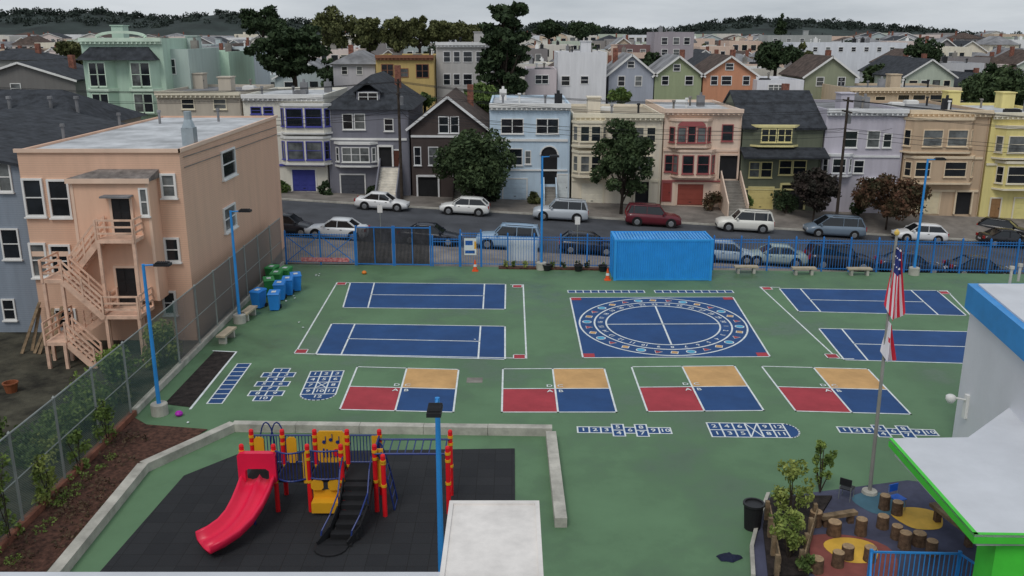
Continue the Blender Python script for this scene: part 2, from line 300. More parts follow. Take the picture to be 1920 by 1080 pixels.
def tree(x,y,z,H,rx,label,m=lg,cb=.3,n=3000,ls=.28,name='street_tree',cat='tree',nc=30,cone=False,flat=.85,group=None,tr=None,cr=(.17,.33),taper=0):
    t=thing(name,label,cat,(x,y,z),group); zc=z+H*(1+cb)/2; rz=H*(1-cb)/2; cl=[]
    for i in range(nc):
        while True:
            p=[R.uniform(-1,1) for _ in range(3)]
            if (.12<sum(q*q for q in p)<1) or (taper and p[0]**2+p[1]**2<1): break
        k=1.
        if cone: k=max(.12,(1-p[2])/2*1.15)
        if taper: k=1-taper*abs((p[2]+1)/2-.45)**1.3*1.6
        rr=rx*R.uniform(*cr)*(.55+.45*k if (cone or taper) else 1)
        cl.append(((x+p[0]*(rx-rr*.5)*k,y+p[1]*(rx-rr*.5)*k,zc+p[2]*(rz-rr*.5)),rr))
    cl.append(((x,y,zc),min(rx,rz)*.5))
    if cone: cl.append(((x,y,z+H-rx*.15),rx*.16))
    leaves('crown',cl,n,ls,m,t,flat)
    mb=MB(); r=tr or max(.06,H*.02); mb.tube((x,y,z-.1),(x+.05,y,z+H*cb),r,r*.75,8); top=(x+.05,y,z+H*(cb+(1-cb)*.55)); mb.tube((x+.05,y,z+H*cb),top,r*.75,r*.3,6)
    for c,rr in cl[:-1:3]: mb.tube((x+.05,y,z+H*(cb+(1-cb)*R.uniform(-.05,.3))),c,r*.4,r*.1,5)
    mb.build('trunk',bark,t); return t
def bush(x,y,z,r,label,m=lm,n=500,ls=.12,name='bush',h=None,group=None,cat='bush',nc=11,cr=(.25,.5)):
    h=h or r; t=thing(name,label,cat,(x,y,z),group)
    cl=[((x+R.uniform(-.6,.6)*r,y+R.uniform(-.6,.6)*r,z+h*R.uniform(.15,.95)),r*R.uniform(*cr)) for _ in range(nc)]
    leaves('foliage',cl,n,ls,m,t,max(1,min(1.4,h/r*.6))); mb=MB()
    for c,rr in cl[:7]: mb.tube((x,y,z-.05),c,.028,.012,5)
    mb.build('stem',bark,t); return t
# ================= WALL ELEMENTS
def frame_fn(A,B):
    L=math.hypot(B[0]-A[0],B[1]-A[1]); ax,ay=(B[0]-A[0])/L,(B[1]-A[1])/L
    return lambda s,n,z:(A[0]+ax*s+ay*n,A[1]+ay*s-ax*n,z)
def win(root,A,B,s0,s1,z0,z1,cols=1,fm=white,rows=2,fw=.08,gm=None,sill=True,pr=.07,detail=True):
    f=frame_fn(A,B); mb=MB(f)
    mb.box(s0-fw,s0,0,pr,z0-fw,z1+fw); mb.box(s1,s1+fw,0,pr,z0-fw,z1+fw); mb.box(s0,s1,0,pr,z1,z1+fw); mb.box(s0,s1,0,pr,z0-fw,z0)
    if detail:
        for i in range(1,cols):
            q=s0+(s1-s0)*i/cols; mb.box(q-fw*.5,q+fw*.5,0,pr*.9,z0,z1)
        for j in range(1,rows):
            q=z0+(z1-z0)*j/rows; mb.box(s0,s1,0,pr*.75,q-.025,q+.025)
    w=mb.build('window',fm,root); mb=MB(f); mb.box(s0,s1,.0,.02,z0,z1); mb.build('pane',gm or (glass2 if R.random()<.25 else glass),w)
    if sill: mb=MB(f); mb.box(s0-fw-.05,s1+fw+.05,0,pr+.08,z0-fw-.07,z0-fw-.003); mb.build('sill',fm,w)
    return w
def winp(root,A,B,x0,y0,x1,y1,**k):
    s0,za=whit(A,B,x0,(y0+y1)/2); s1,_=whit(A,B,x1,(y0+y1)/2); _,z1=whit(A,B,(x0+x1)/2,y0); _,z0=whit(A,B,(x0+x1)/2,y1)
    fw=k.get('fw',.08); return win(root,A,B,s0+fw,s1-fw,z0+fw,z1-fw,**k)
def doorp(root,A,B,x0,y0,x1,y1,m,name='door',panels=4,z0=None,fm=white):
    s0,_=whit(A,B,x0,(y0+y1)/2); s1,_=whit(A,B,x1,(y0+y1)/2); _,z1=whit(A,B,(x0+x1)/2,y0)
    if z0 is None: _,z0=whit(A,B,(x0+x1)/2,y1)
    f=frame_fn(A,B); mb=MB(f); mb.box(s0,s1,0,.05,z0,z1)
    for j in range(panels):
        a=z0+(z1-z0)*(j+.12)/panels; c=z0+(z1-z0)*(j+.88)/panels; nn=3 if name!='door' else 2
        for i in range(nn): mb.box(s0+(s1-s0)*(i+.12)/nn,s0+(s1-s0)*(i+.88)/nn,.05,.075,a,c)
    d=mb.build(name,m,root); mb=MB(f); mb.box(s0-.12,s0,0,.09,z0,z1+.12); mb.box(s1,s1+.12,0,.09,z0,z1+.12); mb.box(s0,s1,0,.09,z1,z1+.12); mb.build('door_frame',fm,d)
    mb=MB(f); mb.box(s1-.16,s1-.1,.05,.1,(z0+z1)/2-.08,(z0+z1)/2+.05) if name=='door' else mb.box((s0+s1)/2-.1,(s0+s1)/2+.1,.075,.11,z0+.25,z0+.3); mb.build('handle',dark,d)
    return s0,s1,z0,z1
def gable(mb,u0,u1,v0,v1,ze,zr,along='v',ov=.4,th=.16):
    if along=='v':
        m=(u0+u1)/2; k=(zr-ze)/(m-u0)
        for a,sg in ((u0,-1),(u1,1)):
            e=a+sg*ov; z=ze-k*ov; mb.add([(m,v0-ov,zr),(e,v0-ov,z),(e,v1,z),(m,v1,zr),(m,v0-ov,zr+th),(e,v0-ov,z+th),(e,v1,z+th),(m,v1,zr+th)],[(0,1,2,3),(4,5,6,7),(0,1,5,4),(1,2,6,5),(2,3,7,6)])
    else:
        m=(v0+v1)/2; k=(zr-ze)/(m-v0)
        for a,sg in ((v0,-1),(v1,1)):
            e=a+sg*ov; z=ze-k*ov; mb.add([(u0-ov*.4,m,zr),(u0-ov*.4,e,z),(u1+ov*.4,e,z),(u1+ov*.4,m,zr),(u0-ov*.4,m,zr+th),(u0-ov*.4,e,z+th),(u1+ov*.4,e,z+th),(u1+ov*.4,m,zr+th)],[(0,1,2,3),(4,5,6,7),(0,1,5,4),(1,2,6,5),(2,3,7,6),(0,3,7,4)])
SKY=np.full(1960,400.)
def skyput(x0,x1,y,z=0):
    a,b=max(0,int(x0)+20),min(1959,int(x1)+20)
    if b>a: SKY[a:b]=np.minimum(SKY[a:b],y)
def body(root,u0,u1,v0,v1,z0,zt,wmt,roof,rmat,zr=None,f=shear,par=.3,cornice=None,cm=white,stuff=3):
    mb=MB(f)
    if roof=='flat':
        mb.box(u0,u1,v0,v1,z0,zt-par); e=.18
        for q in ((u0,u1,v0,v0+e),(u0,u1,v1-e,v1),(u0,u0+e,v0+e,v1-e),(u1-e,u1,v0+e,v1-e)): mb.box(*q,zt-par,zt)
        mb.build('wall',wmt,root); mb=MB(f); mb.box(u0+e,u1-e,v0+e,v1-e,zt-par+.004,zt-par+.05)
        rf=mb.build('roof',rmat,root)
        for _ in range(stuff):
            a=R.uniform(u0+.8,u1-.8); c=R.uniform(v0+1.5,v1-1); k=R.random(); mb=MB(f)
            if k<.5: mb.lathe(a,c,[(.1,zt-par+.05),(.1,zt+.5),(.18,zt+.5),(.16,zt+.65)],8); nm='roof_vent'
            elif k<.7: mb.box(a-.35,a+.35,c-.3,c+.3,zt-par+.05,zt+.8); mb.lathe(a,c,[(.14,zt+.8),(.12,zt+1.1)],8); nm='chimney'
            elif k<.76: mb.box(a-.6,a+.6,c-.7,c+.7,zt-par+.05,zt+1.2); mb.box(a-.7,a+.7,c-.8,c+.8,zt+1.203,zt+1.3); nm='stair_penthouse'
            else: mb.box(a-.6,a+.6,c-.5,c+.5,zt-par+.05,zt+.05); mb.box(a-.5,a+.5,c-.4,c+.4,zt+.053,zt+.12); nm='skylight'
            mb.build(nm,wmt if nm=='stair_penthouse' else [roofg,concd,dark,white][R.randrange(4)],rf)
    else:
        mb.box(u0,u1,v0,v1,z0,zt)
        if roof=='gv': m=(u0+u1)/2; mb.add([(u0,v0,zt),(u1,v0,zt),(m,v0,zr-.05),(u0,v1,zt),(u1,v1,zt),(m,v1,zr-.05)],[(0,1,2),(3,4,5),(0,2,5,3),(1,2,5,4)])
        elif roof=='gu': m=(v0+v1)/2; mb.add([(u0,v0,zt),(u0,v1,zt),(u0,m,zr-.05),(u1,v0,zt),(u1,v1,zt),(u1,m,zr-.05)],[(0,1,2),(3,4,5),(0,2,5,3),(1,2,5,4)])
        mb.build('wall',wmt,root); mb=MB(f)
        if roof=='hip':
            o=.45; m=(u0+u1)/2; h=(u1-u0)*.42; mb.add([(u0-o,v0-o,zt),(u1+o,v0-o,zt),(u1+o,v1,zt),(u0-o,v1,zt),(m,v0+h,zr),(m,v1-h*.6,zr)],[(0,1,4),(1,2,5,4),(2,3,5),(3,0,4,5),(3,2,1,0)])
        else: gable(mb,u0,u1,v0,v1,zt,zr,'v' if roof=='gv' else 'u')
        rf=mb.build('roof',rmat,root); mb=MB(f); a=u0+(u1-u0)*R.choice((.25,.75)); c=v0+(v1-v0)*.6; mb.box(a-.3,a+.3,c-.3,c+.3,zt,(zr or zt)+.7); mb.build('chimney',mat('brick_chimney',W(110,72,60),.9,.3,4,.4),rf)
        if roof=='gv':
            mb=MB(f); m=(u0+u1)/2; k=(zr-zt)/(m-u0)
            for sg in (-1,1): mb.beam((m,v0-.42,zr+.02),(m+sg*((u1-u0)/2+.4),v0-.42,zt-k*.4+.02),.05,.22)
            mb.build('barge_board',cm,rf)
    if cornice is not None:
        mb=MB(f); mb.box(u0-.02,u1+.02,v0-.45,v0-.003,zt-.3,zt+.06); mb.box(u0+.02,u1-.02,v0-.25,v0-.004,zt-.55,zt-.303)
        n=int((u1-u0)/.45)
        for i in range(n): a=u0+.15+i*.45; mb.box(a,a+.14,v0-.4,v0-.253,zt-.5,zt-.304)
        mb.build('cornice',cm,root)
class H:
    def __init__(s,label,x0,x1,yt,c,tm=white,roof='flat',rm=None,yr=None,depth=12.5,v=84.,cornice=True,siding=0,name='street_house',stuff=5,cat='house',cm=None):
        s.u0=vhit(x0,300,v)[0]+.03; s.u1=vhit(x1,300,v)[0]-.03; s.v=v; s.zt=vhit((x0+x1)/2,yt,v)[1]; s.tm=tm; s.cm=cm or tm
        um=(s.u0+s.u1)/2; s.z0=HB(um); zr=vhit((x0+x1)/2,yr,v+(depth/2 if roof=='gu' else 0))[1] if yr else None
        s.r=thing(name,label,cat,shear(um,v,s.z0)); s.m=wm('wall_'+label[:26].replace(' ','_'),c,siding)
        body(s.r,s.u0,s.u1,v,v+depth,s.z0-2,s.zt,s.m,roof,rm or roofl,zr,cornice=cornice if cornice else None,cm=s.cm,stuff=stuff)
        s.A=shear(s.u0,v,0)[:2]; s.B=shear(s.u1,v,0)[:2]; skyput(x0,x1,yr or yt)
        mb=MB(shear); mb.tube((s.u1-.1,v-.08,s.z0),(s.u1-.1,v-.08,s.zt-.6),.045); mb.build('downpipe',s.m,s.r)
    def w(s,*rects,**k):
        k.setdefault('fm',s.tm)
        for q in rects: winp(s.r,s.A,s.B,*q,**k)
    def bay(s,x0,x1,y0,y1,p=.8,rects=(),side=True,cap=True,ins=.55,cols=1,rows=2):
        u0=vhit(x0,(y0+y1)/2,s.v-p)[0]; u1=vhit(x1,(y0+y1)/2,s.v-p)[0]; z1=vhit((x0+x1)/2,y0,s.v-p)[1]; z0=vhit((x0+x1)/2,y1,s.v-p)[1]
        P=[(u0-ins,s.v-.002),(u0,s.v-p),(u1,s.v-p),(u1+ins,s.v-.002)]
        mb=MB(shear); mb.prism(P,z0,z1); bb=mb.build('bay',s.m,s.r)
        if cap:
            g=.12
            for a,c in ((z1-.16,z1+.06),(z0-.08,z0+.08)): mb=MB(shear); mb.prism([(u0-ins-g,s.v-.003),(u0-g*.5,s.v-p-g),(u1+g*.5,s.v-p-g),(u1+ins+g,s.v-.003)],a,c); mb.build('bay_trim',s.cm,bb)
        A=shear(u0,s.v-p,0)[:2]; B=shear(u1,s.v-p,0)[:2]
        for q in rects:
            winp(bb,A,B,*q,fm=s.tm,cols=cols,rows=rows)
        if side and rects:
            q=rects[0]; za=whit(A,B,q[0],q[3])[1]; zb=whit(A,B,q[0],q[1])[1]
            for (C,D) in ((shear(*P[0],0)[:2],shear(*P[1],0)[:2]),(shear(*P[2],0)[:2],shear(*P[3],0)[:2])):
                l=math.hypot(D[0]-C[0],D[1]-C[1]); win(bb,C,D,.22,l-.22,za+.1,zb-.1,fm=s.tm,rows=2)
    def garage(s,x0,y0,x1,y1,c): doorp(s.r,s.A,s.B,x0,y0,x1,y1,mat('garage_%d_%d_%d'%c,W(*c),.6,.08),'garage_door',4,fm=s.cm)
    def door(s,x0,y0,x1,y1,c=(60,40,35)): doorp(s.r,s.A,s.B,x0,y0,x1,y1,mat('door_%d_%d_%d'%c,W(*c),.6,.1),'door',3,fm=s.tm)
    def stairs(s,x0,x1,ytop,m=None):
        a,zt=whit(s.A,s.B,x0,ytop); b,_=whit(s.A,s.B,x1,ytop); u0,u1=s.u0+a,s.u0+b; n=max(3,int((zt-s.z0)/.19)); m=m or concd
        mb=MB(shear); r=.3
        for i in range(n):
            z=s.z0+(zt-s.z0)*(i+1)/n; mb.box(u0+.12,u1-.12,s.v-(n-i)*r,s.v-.004-(n-i-1)*r,s.z0-1.2,z)
        st_=mb.build('entrance_stairs',m,s.r)
        for q in (u0,u1-.11):
            mb=MB(shear); mb.add([(q,s.v-n*r,s.z0-1),(q,s.v-.005,s.z0-1),(q,s.v-.005,zt+.9),(q,s.v-n*r,s.z0+.9),(q+.11,s.v-n*r,s.z0-1),(q+.11,s.v-.005,s.z0-1),(q+.11,s.v-.005,zt+.9),(q+.11,s.v-n*r,s.z0+.9)],[(0,1,2,3),(4,5,6,7),(0,1,5,4),(1,2,6,5),(2,3,7,6),(3,0,4,7)])
            mb.build('stair_wall',s.m,st_)
    def band(s,y,h=.2,p=.12,m=None,x=None):
        z=vhit(900,y,s.v)[1]; mb=MB(shear); mb.box(s.u0+.01,s.u1-.22,s.v-p,s.v-.004,z-h/2,z+h/2); mb.build('trim_band',m or s.cm,s.r)
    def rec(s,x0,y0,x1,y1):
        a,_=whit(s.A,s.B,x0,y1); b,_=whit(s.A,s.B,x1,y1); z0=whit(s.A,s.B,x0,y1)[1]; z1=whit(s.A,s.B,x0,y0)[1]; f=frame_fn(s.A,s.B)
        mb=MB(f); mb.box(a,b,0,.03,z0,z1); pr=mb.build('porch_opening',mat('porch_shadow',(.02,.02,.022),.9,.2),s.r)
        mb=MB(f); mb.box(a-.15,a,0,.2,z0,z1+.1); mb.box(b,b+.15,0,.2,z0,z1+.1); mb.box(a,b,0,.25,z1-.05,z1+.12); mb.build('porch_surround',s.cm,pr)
purp=mat('purple_blue_trim',W(62,64,128),.6,.08); mar=mat('maroon_trim',W(126,68,68),.6,.08); ylt=mat('yellow_trim',W(180,170,122),.6,.08); tant=mat('tan_trim',W(188,171,146),.6,.08); pcht=mat('peach_pale_trim',W(208,184,166),.6,.08); gryt=mat('pale_grey_trim',W(178,178,178),.6,.08)
h=H('cream street house with purple blue trim next to the peach building',463,614,178,(202,198,186),purp,cm=white)
h.bay(534,606,196,250,.8,[(536,203,568,238),(572,203,604,238)]); h.bay(536,606,257,308,.8,[(539,265,570,300),(574,265,605,300)])
h.w((470,200,490,214),(494,200,512,214)); h.garage(549,318,592,358,(45,50,110)); h.band(253); h.band(312,m=purp)
h=H('dark grey street house with steep black hipped roof and dormer',616,769,205,(100,100,108),white,'hip',shing,143,14,cornice=False,siding=2.6,stuff=0)
h.w((642,213,662,243),(664,213,685,243)); h.bay(638,694,268,312,.6,[(641,276,693,304)],cols=3); h.w((720,222,738,246))
h.door(738,282,750,312,(70,40,30)); h.rec(712,274,736,312); h.stairs(712,752,314,mat('pale_stair',W(180,175,165),.8)); h.garage(640,328,684,364,(60,62,68)); h.band(262)
z=vhit(690,193,84)[1]; mb=MB(shear); a=vhit(668,185,84.5)[0];b=vhit(712,185,84.5)[0]; mb.box(a,b,84.6,88,h.zt-.2,z+1.0); d_=mb.build('dormer',h.m,h.r); mb=MB(shear); gable(mb,a,b,84.6,89,z+1.0,z+1.75,'v',.25,.1); mb.build('dormer_roof',shing,d_)
win(d_,shear(a,84.6,0)[:2],shear(b,84.6,0)[:2],.25,b-a-.25,z+.15,z+.85,cols=2)
h=H('dark brown gabled street house half hidden by the left street tree',771,912,238,(62,54,52),gryt,'gv',shingb,182,13,cornice=False,siding=2.6)
h.w((822,218,842,250),(844,218,861,250)); h.w((776,275,790,310),(803,275,822,310)); h.band(256,.2); h.rec(785,330,822,370); h.rec(850,290,895,330); h.stairs(850,895,345); h.w((870,262,890,285))
h=H('light blue flat roofed street house with arched entrance',918,1069,195,(172,188,201),white,siding=0)
h.w((939,222,982,251),(1005,222,1048,251),cols=2); h.w((952,278,980,310)); h.w((984,282,996,308)); h.band(262,.22); h.band(318,.15); h.garage(944,336,987,373,(168,184,196)); h.door(1046,328,1065,374,(200,205,205))
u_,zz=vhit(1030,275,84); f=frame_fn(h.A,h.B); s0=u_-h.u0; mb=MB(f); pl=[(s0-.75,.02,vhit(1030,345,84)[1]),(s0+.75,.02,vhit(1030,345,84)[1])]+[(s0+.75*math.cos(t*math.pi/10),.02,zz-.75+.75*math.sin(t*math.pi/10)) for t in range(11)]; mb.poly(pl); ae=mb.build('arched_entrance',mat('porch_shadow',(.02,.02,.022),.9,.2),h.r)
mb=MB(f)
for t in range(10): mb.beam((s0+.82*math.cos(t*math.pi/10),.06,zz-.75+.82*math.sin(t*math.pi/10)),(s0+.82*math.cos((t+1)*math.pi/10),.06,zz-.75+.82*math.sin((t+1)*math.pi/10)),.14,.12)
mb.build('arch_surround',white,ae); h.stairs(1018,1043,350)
h=H('cream flat roofed street house behind the right green street tree',1072,1241,214,(204,195,178),offw,rm=mat('tan_roof',S(150,140,122),.9,.2,.5))
h.bay(1086,1128,228,275,.8,[(1088,236,1106,266),(1108,236,1127,266)]); h.bay(1086,1128,284,332,.8,[(1088,292,1106,323),(1108,292,1127,323)]); h.w((1190,238,1208,268),(1212,238,1230,268),(1185,292,1225,322)); h.garage(1090,344,1130,382,(200,195,180)); h.rec(1190,335,1215,380); h.band(336)
h=H('peach street house with maroon window trim and arched bay window',1242,1387,205,(210,188,170),mar,rm=roofl,cm=pcht)
h.bay(1268,1325,224,276,.75,[(1270,238,1287,268),(1289,236,1305,268),(1307,238,1324,268)]); h.bay(1274,1332,282,332,.75,[(1279,291,1301,326),(1307,291,1330,326)]); h.w((1353,233,1375,265)); h.w((1246,290,1262,322)); h.garage(1270,345,1318,384,(118,58,48)); h.door(1242,343,1257,378,(118,50,44)); h.rec(1347,290,1380,335); h.stairs(1350,1388,338); h.band(279,.2); h.band(336,.14,m=mar)
mb=MB(shear); ua=vhit(1270,230,83.2)[0]; ub=vhit(1325,230,83.2)[0]; um=(ua+ub)/2; zc_=vhit(1297,238,83.2)[1]
mb.poly([(um+1.25*math.cos(t*math.pi/12),83.14,zc_+.05+.62*math.sin(t*math.pi/12)) for t in range(13)]); mb.build('arch_panel',mar,h.r)
h=H('dark green craftsman street house with steep shingle roof',1389,1540,238,(86,90,76),ylt,'gu',shing,172,11,cornice=False,siding=2.6)
h.bay(1424,1487,236,274,.5,[(1427,241,1456,267),(1458,241,1485,267)],side=False,cols=2); h.w((1404,303,1425,333),(1426,303,1448,333),(1460,300,1485,328),(1486,300,1512,328)); h.garage(1404,352,1448,393,(176,162,108)); h.band(350,.14)
mb=MB(shear); zq=vhit(1460,292,82.6)[1]; mb.add([(h.u0-.2,82.2,zq-.25),(h.u1+.2,82.2,zq-.25),(h.u1+.2,83.99,zq+.45),(h.u0-.2,83.99,zq+.45),(h.u0-.2,82.2,zq-.1),(h.u1+.2,82.2,zq-.1),(h.u1+.2,83.99,zq+.6),(h.u0-.2,83.99,zq+.6)],[(0,1,2,3),(4,5,6,7),(0,1,5,4),(1,2,6,5),(3,0,4,7)]); mb.build('porch_roof',shing,h.r)
h.rec(1462,345,1505,392)
h=H('lavender grey flat roofed street house behind the small dark tree',1542,1691,205,(150,146,154),gryt,rm=roofg)
h.w((1583,245,1608,277),(1625,245,1650,277),fm=white); h.bay(1556,1590,290,330,.6,[(1560,297,1586,325)]); h.w((1600,300,1620,325),(1655,250,1672,277),fm=white); h.garage(1655,345,1686,388,(150,148,150)); h.rec(1610,335,1640,380); h.band(288,.2)
h=H('tan brown flat roofed street house with wide bays',1693,1847,207,(154,134,112),tant,rm=roofg)
h.bay(1712,1820,222,286,.8,[(1730,243,1768,275),(1776,243,1815,275)]); h.bay(1712,1820,294,344,.8,[(1715,303,1745,332),(1770,303,1812,332)]); h.garage(1718,360,1760,401,(190,178,150)); h.rec(1788,358,1816,401); h.band(290,.2); h.band(350,.2)
h=H('pale yellow flat roofed street house at the right edge',1849,2000,212,(222,208,140),offw,rm=roofl)
h.bay(1885,1990,238,298,.8,[(1890,255,1935,287),(1945,255,1985,287)]); h.bay(1885,1990,304,356,.8,[(1888,312,1935,345),(1945,312,1985,345)]); h.garage(1900,372,1960,412,(205,195,130)); h.band(301,.2); h.door(1856,372,1874,408,(120,90,60))
h=H('beige flat roofed house left of the purple trimmed house',305,461,172,(150,142,130),offw,rm=roofg,stuff=8); h.w((340,185,365,205),(400,185,425,205)); 
# ================= BACKGROUND HOUSES
def bgh(label,x0,x1,yt,Y,c,roof='flat',wins=(),yr=None,rm=None,depth=10,siding=0,tm=white,cornice=None,stuff=4,z0=-3,name='background_house'):
    p=PY(x0,yt,Y);q=PY(x1,yt,Y); r=thing(name,label,'house',((p[0]+q[0])/2,Y,-1.4)); zr=PY(x0,yr,Y+(depth/2 if roof=='gu' else 0))[2] if yr else None
    m=wm('bg_%d_%d_%d'%c+('s' if siding else ''),c,siding); skyput(x0,x1,(yr+yt)/2 if yr else yt)
    body(r,p[0],q[0],Y,Y+depth,z0,p[2],m,roof,rm or R.choice((roofl,roofg)),zr,f=None,cornice=cornice,cm=tm,stuff=stuff)
    for w_ in wins: winp(r,(p[0],Y),(q[0],Y),*w_[:4],fm=tm,sill=False,cols=w_[4] if len(w_)>4 else 1)
    return r,(p[0],Y),(q[0],Y)
mint=mat('mint_trim',W(172,188,172),.7,.08)
r,A,B=bgh('tall mint green ornate house at upper left with black bay roof',150,303,72,92,(142,162,147),'flat',[(173,183,200,212)],cornice=True,tm=mint,stuff=2)
fa=frame_fn(A,B); L_=B[0]-A[0]
def pw(px,py): return whit(A,B,px,py)
mb=MB(fa)
for i in range(12):
    t0,t1=math.pi*i/12,math.pi*(i+1)/12; s_,z_=pw(228,74); mb.beam((s_+2.4*math.cos(t0),.1,z_+.5*math.sin(t0)+.2),(s_+2.4*math.cos(t1),.1,z_+.5*math.sin(t1)+.2),.3,.25)
mb.build('parapet_arch',mint,r)
for x0,x1 in ((160,215),(238,298)):
    s0,z1=pw(x0,113); s1,_=pw(x1,113); _,z0=pw(x0,214); mb=MB(fa); mb.prism([(s0,.003),(s0+.6,.9),(s1-.6,.9),(s1,.003)],z0,z1); by=mb.build('bay',MC['bg_142_162_147'],r)
    A2=fa(s0+.6,.9,0)[:2];B2=fa(s1-.6,.9,0)[:2]; l=s1-s0-1.2; zz0=pw(x0,160)[1]; win(by,A2,B2,.1,l/2-.06,zz0,z1-.25,fm=mint); win(by,A2,B2,l/2+.06,l-.1,zz0,z1-.25,fm=mint)
    win(by,A2,B2,.1,l/2-.06,z0+.3,z0+2,fm=mint); win(by,A2,B2,l/2+.06,l-.1,z0+.3,z0+2,fm=mint)
    mb=MB(fa); mb.prism([(s0-.1,.004),(s0+.5,1.05),(s1-.5,1.05),(s1+.1,.004)],pw(x0,168)[1]-.15,pw(x0,168)[1]+.15); mb.build('bay_trim',mint,by)
mb=MB(fa); s0,z0=pw(152,112); s1,_=pw(300,112); z1=pw(152,88)[1]; mb.add([(s0,1.3,z0),(s1,1.3,z0),(s1-1,.02,z1),(s0+1,.02,z1),(s0,.02,z0),(s1,.02,z0)],[(0,1,2,3),(0,3,4),(1,5,2),(0,4,5,1)]); mb.build('bay_roof',shing,r)
bgh('pale grey green side extension right of the mint ornate house',304,352,92,94,(140,152,146),'flat',[(318,110,330,140)],stuff=2)
bgh('mint green boxy house between ornate mint house and pine',353,428,97,104,(148,170,152),'flat',[(360,115,372,140),(395,115,408,140)],stuff=2)
bgh('pale grey white house with small windows behind the left pine',426,462,88,112,(160,168,170),'flat',[(434,108,444,126)],stuff=2)
bgh('white house with grey hipped roof left of the ochre house',624,703,120,116,(154,152,156),'hip',[(640,124,652,140),(668,124,680,140)],yr=96,rm=roofg)
bgh('ochre yellow house with brown framed windows',704,813,104,112,(155,134,86),'flat',[(715,120,738,143,2),(780,120,804,146,2),(748,128,766,145)],cornice=True,tm=mat('brown_trim',W(110,74,56),.7,.1))
bgh('tall grey house with rows of white windows beside the big cypress',817,916,80,114,(146,144,142),'flat',[(831,96,845,117),(850,96,863,117),(868,96,886,117),(892,96,906,117),(831,138,845,160),(850,138,863,160),(868,138,886,160)],cornice=True,tm=gryt)
bgh('pinkish grey boxy house right of the big cypress',986,1044,130,108,(164,155,157),'flat',[(1003,140,1029,158,2)])
bgh('plain white boxy house in the middle of the background',1046,1138,98,110,(194,194,196),'flat',[(1052,142,1069,161),(1088,142,1104,158)],stuff=5)
bgh('blue grey gabled house with white windows',1142,1226,138,112,(134,138,147),'gv',[(1158,142,1172,162),(1190,142,1204,162),(1176,114,1190,128)],yr=103,rm=roofg,siding=2.5)
bgh('olive green gabled house beside the orange house',1228,1316,140,112,(126,134,106),'gv',[(1240,142,1254,160),(1284,142,1300,160),(1262,120,1276,134)],yr=106,rm=roofg,siding=2.5)
bgh('orange gabled house with red brown roof',1319,1418,140,112,(166,118,92),'gv',[(1332,142,1346,160),(1352,142,1372,160),(1392,142,1406,160),(1360,118,1376,132)],yr=106,rm=shingb,siding=2.5)
bgh('low white flat house right of the orange house',1420,1508,150,110,(184,184,188),'flat',[(1440,158,1470,170,3)])
bgh('dark green gabled house with brown roof behind the shingled house',1510,1604,142,112,(118,122,102),'gv',[(1530,144,1545,162),(1570,144,1585,162)],yr=107,rm=shingb,siding=2.5)
bgh('wide tan house with a strip of attic windows at right',1592,1800,165,103,(160,144,122),'flat',[(1682,177,1705,198),(1710,177,1735,198),(1742,177,1770,198),(1640,180,1660,196)],cornice=True,tm=tant,stuff=10)
bgh('tall mauve grey house on the skyline right of centre',1228,1302,60,165,(126,120,124),'flat',[(1240,70,1252,84),(1262,70,1274,84),(1282,70,1294,84),(1240,92,1252,104),(1262,92,1274,104)])
bgh('long white block on the skyline at right',1487,1702,80,190,(184,186,190),'flat',[(x,88,x+9,97) for x in range(1500,1690,24)],stuff=8)
bgh('dark red brown low house on the mid skyline',1160,1226,84,170,(98,76,74),'flat',[(1175,92,1186,100),(1200,92,1211,100)])
bgh('grey green house with a flat roof above the white block',1440,1560,66,260,(130,132,130),'flat',[(x,72,x+8,79) for x in (1450,1475,1500,1525)])
r=thing('neighbour_house','blue grey clapboard house at the left edge below the dark roof','house',(-28,45,-.4)); gsd=wm('grey_blue_clapboard',(112,120,130),2.8)
mb=MB(); mb.box(-40,-24.15,45,61,-.5,8.3); mb.build('wall',gsd,r); mb=MB(); gable(mb,-40,-24.15,45,62,8.3,9.9,'v',.3,.15); mb.build('roof',shing,r)
mb=MB(); mb.add([(-40,45,8.3),(-24.15,45,8.3),(-32.1,45,9.8)],[(0,1,2)]); mb.build('gable_wall',gsd,r)
for q in ((-5,303,22,360),(3,428,38,486),(-40,303,-15,360),(5,560,30,600)): winp(r,(-40,45),(-24.15,45),*q,fm=white)
r=thing('neighbour_house','building with a wide dark shingle roof behind the peach building','house',(-38,70,-.4))
mb=MB(); mb.box(-56,-30.5,64.5,75.5,-.5,8.2); mb.build('wall',wm('beige_rear_wall',(130,122,110)),r)
mb=MB(); mb.add([(-57,64,8.2),(-30,64,8.2),(-30,76,8.2),(-57,76,8.2),(-57,70,10.6),(-34.,70,10.6)],[(0,1,5,4),(1,2,5),(2,3,4,5),(0,4,3),(3,2,1,0)]); rf=mb.build('roof',shing,r)
for x in (-36.5,-33.5,-31.6): mb=MB(); mb.lathe(x,67.,[(.12,8.4),(.12,10.1),(.2,10.1),(.18,10.3)],8); mb.build('roof_vent',roofg,rf)
skyput(-20,150,168); skyput(150,280,190)
bgh('dark gabled house behind the shingle roof at far left',-60,140,150,100,(90,88,86),'gv',[(20,156,40,175)],yr=118,rm=shing)
bgh('grey house with dark hipped roof left of the mint house',-80,70,112,128,(112,112,108),'hip',[(20,118,34,135)],yr=92,rm=shing)
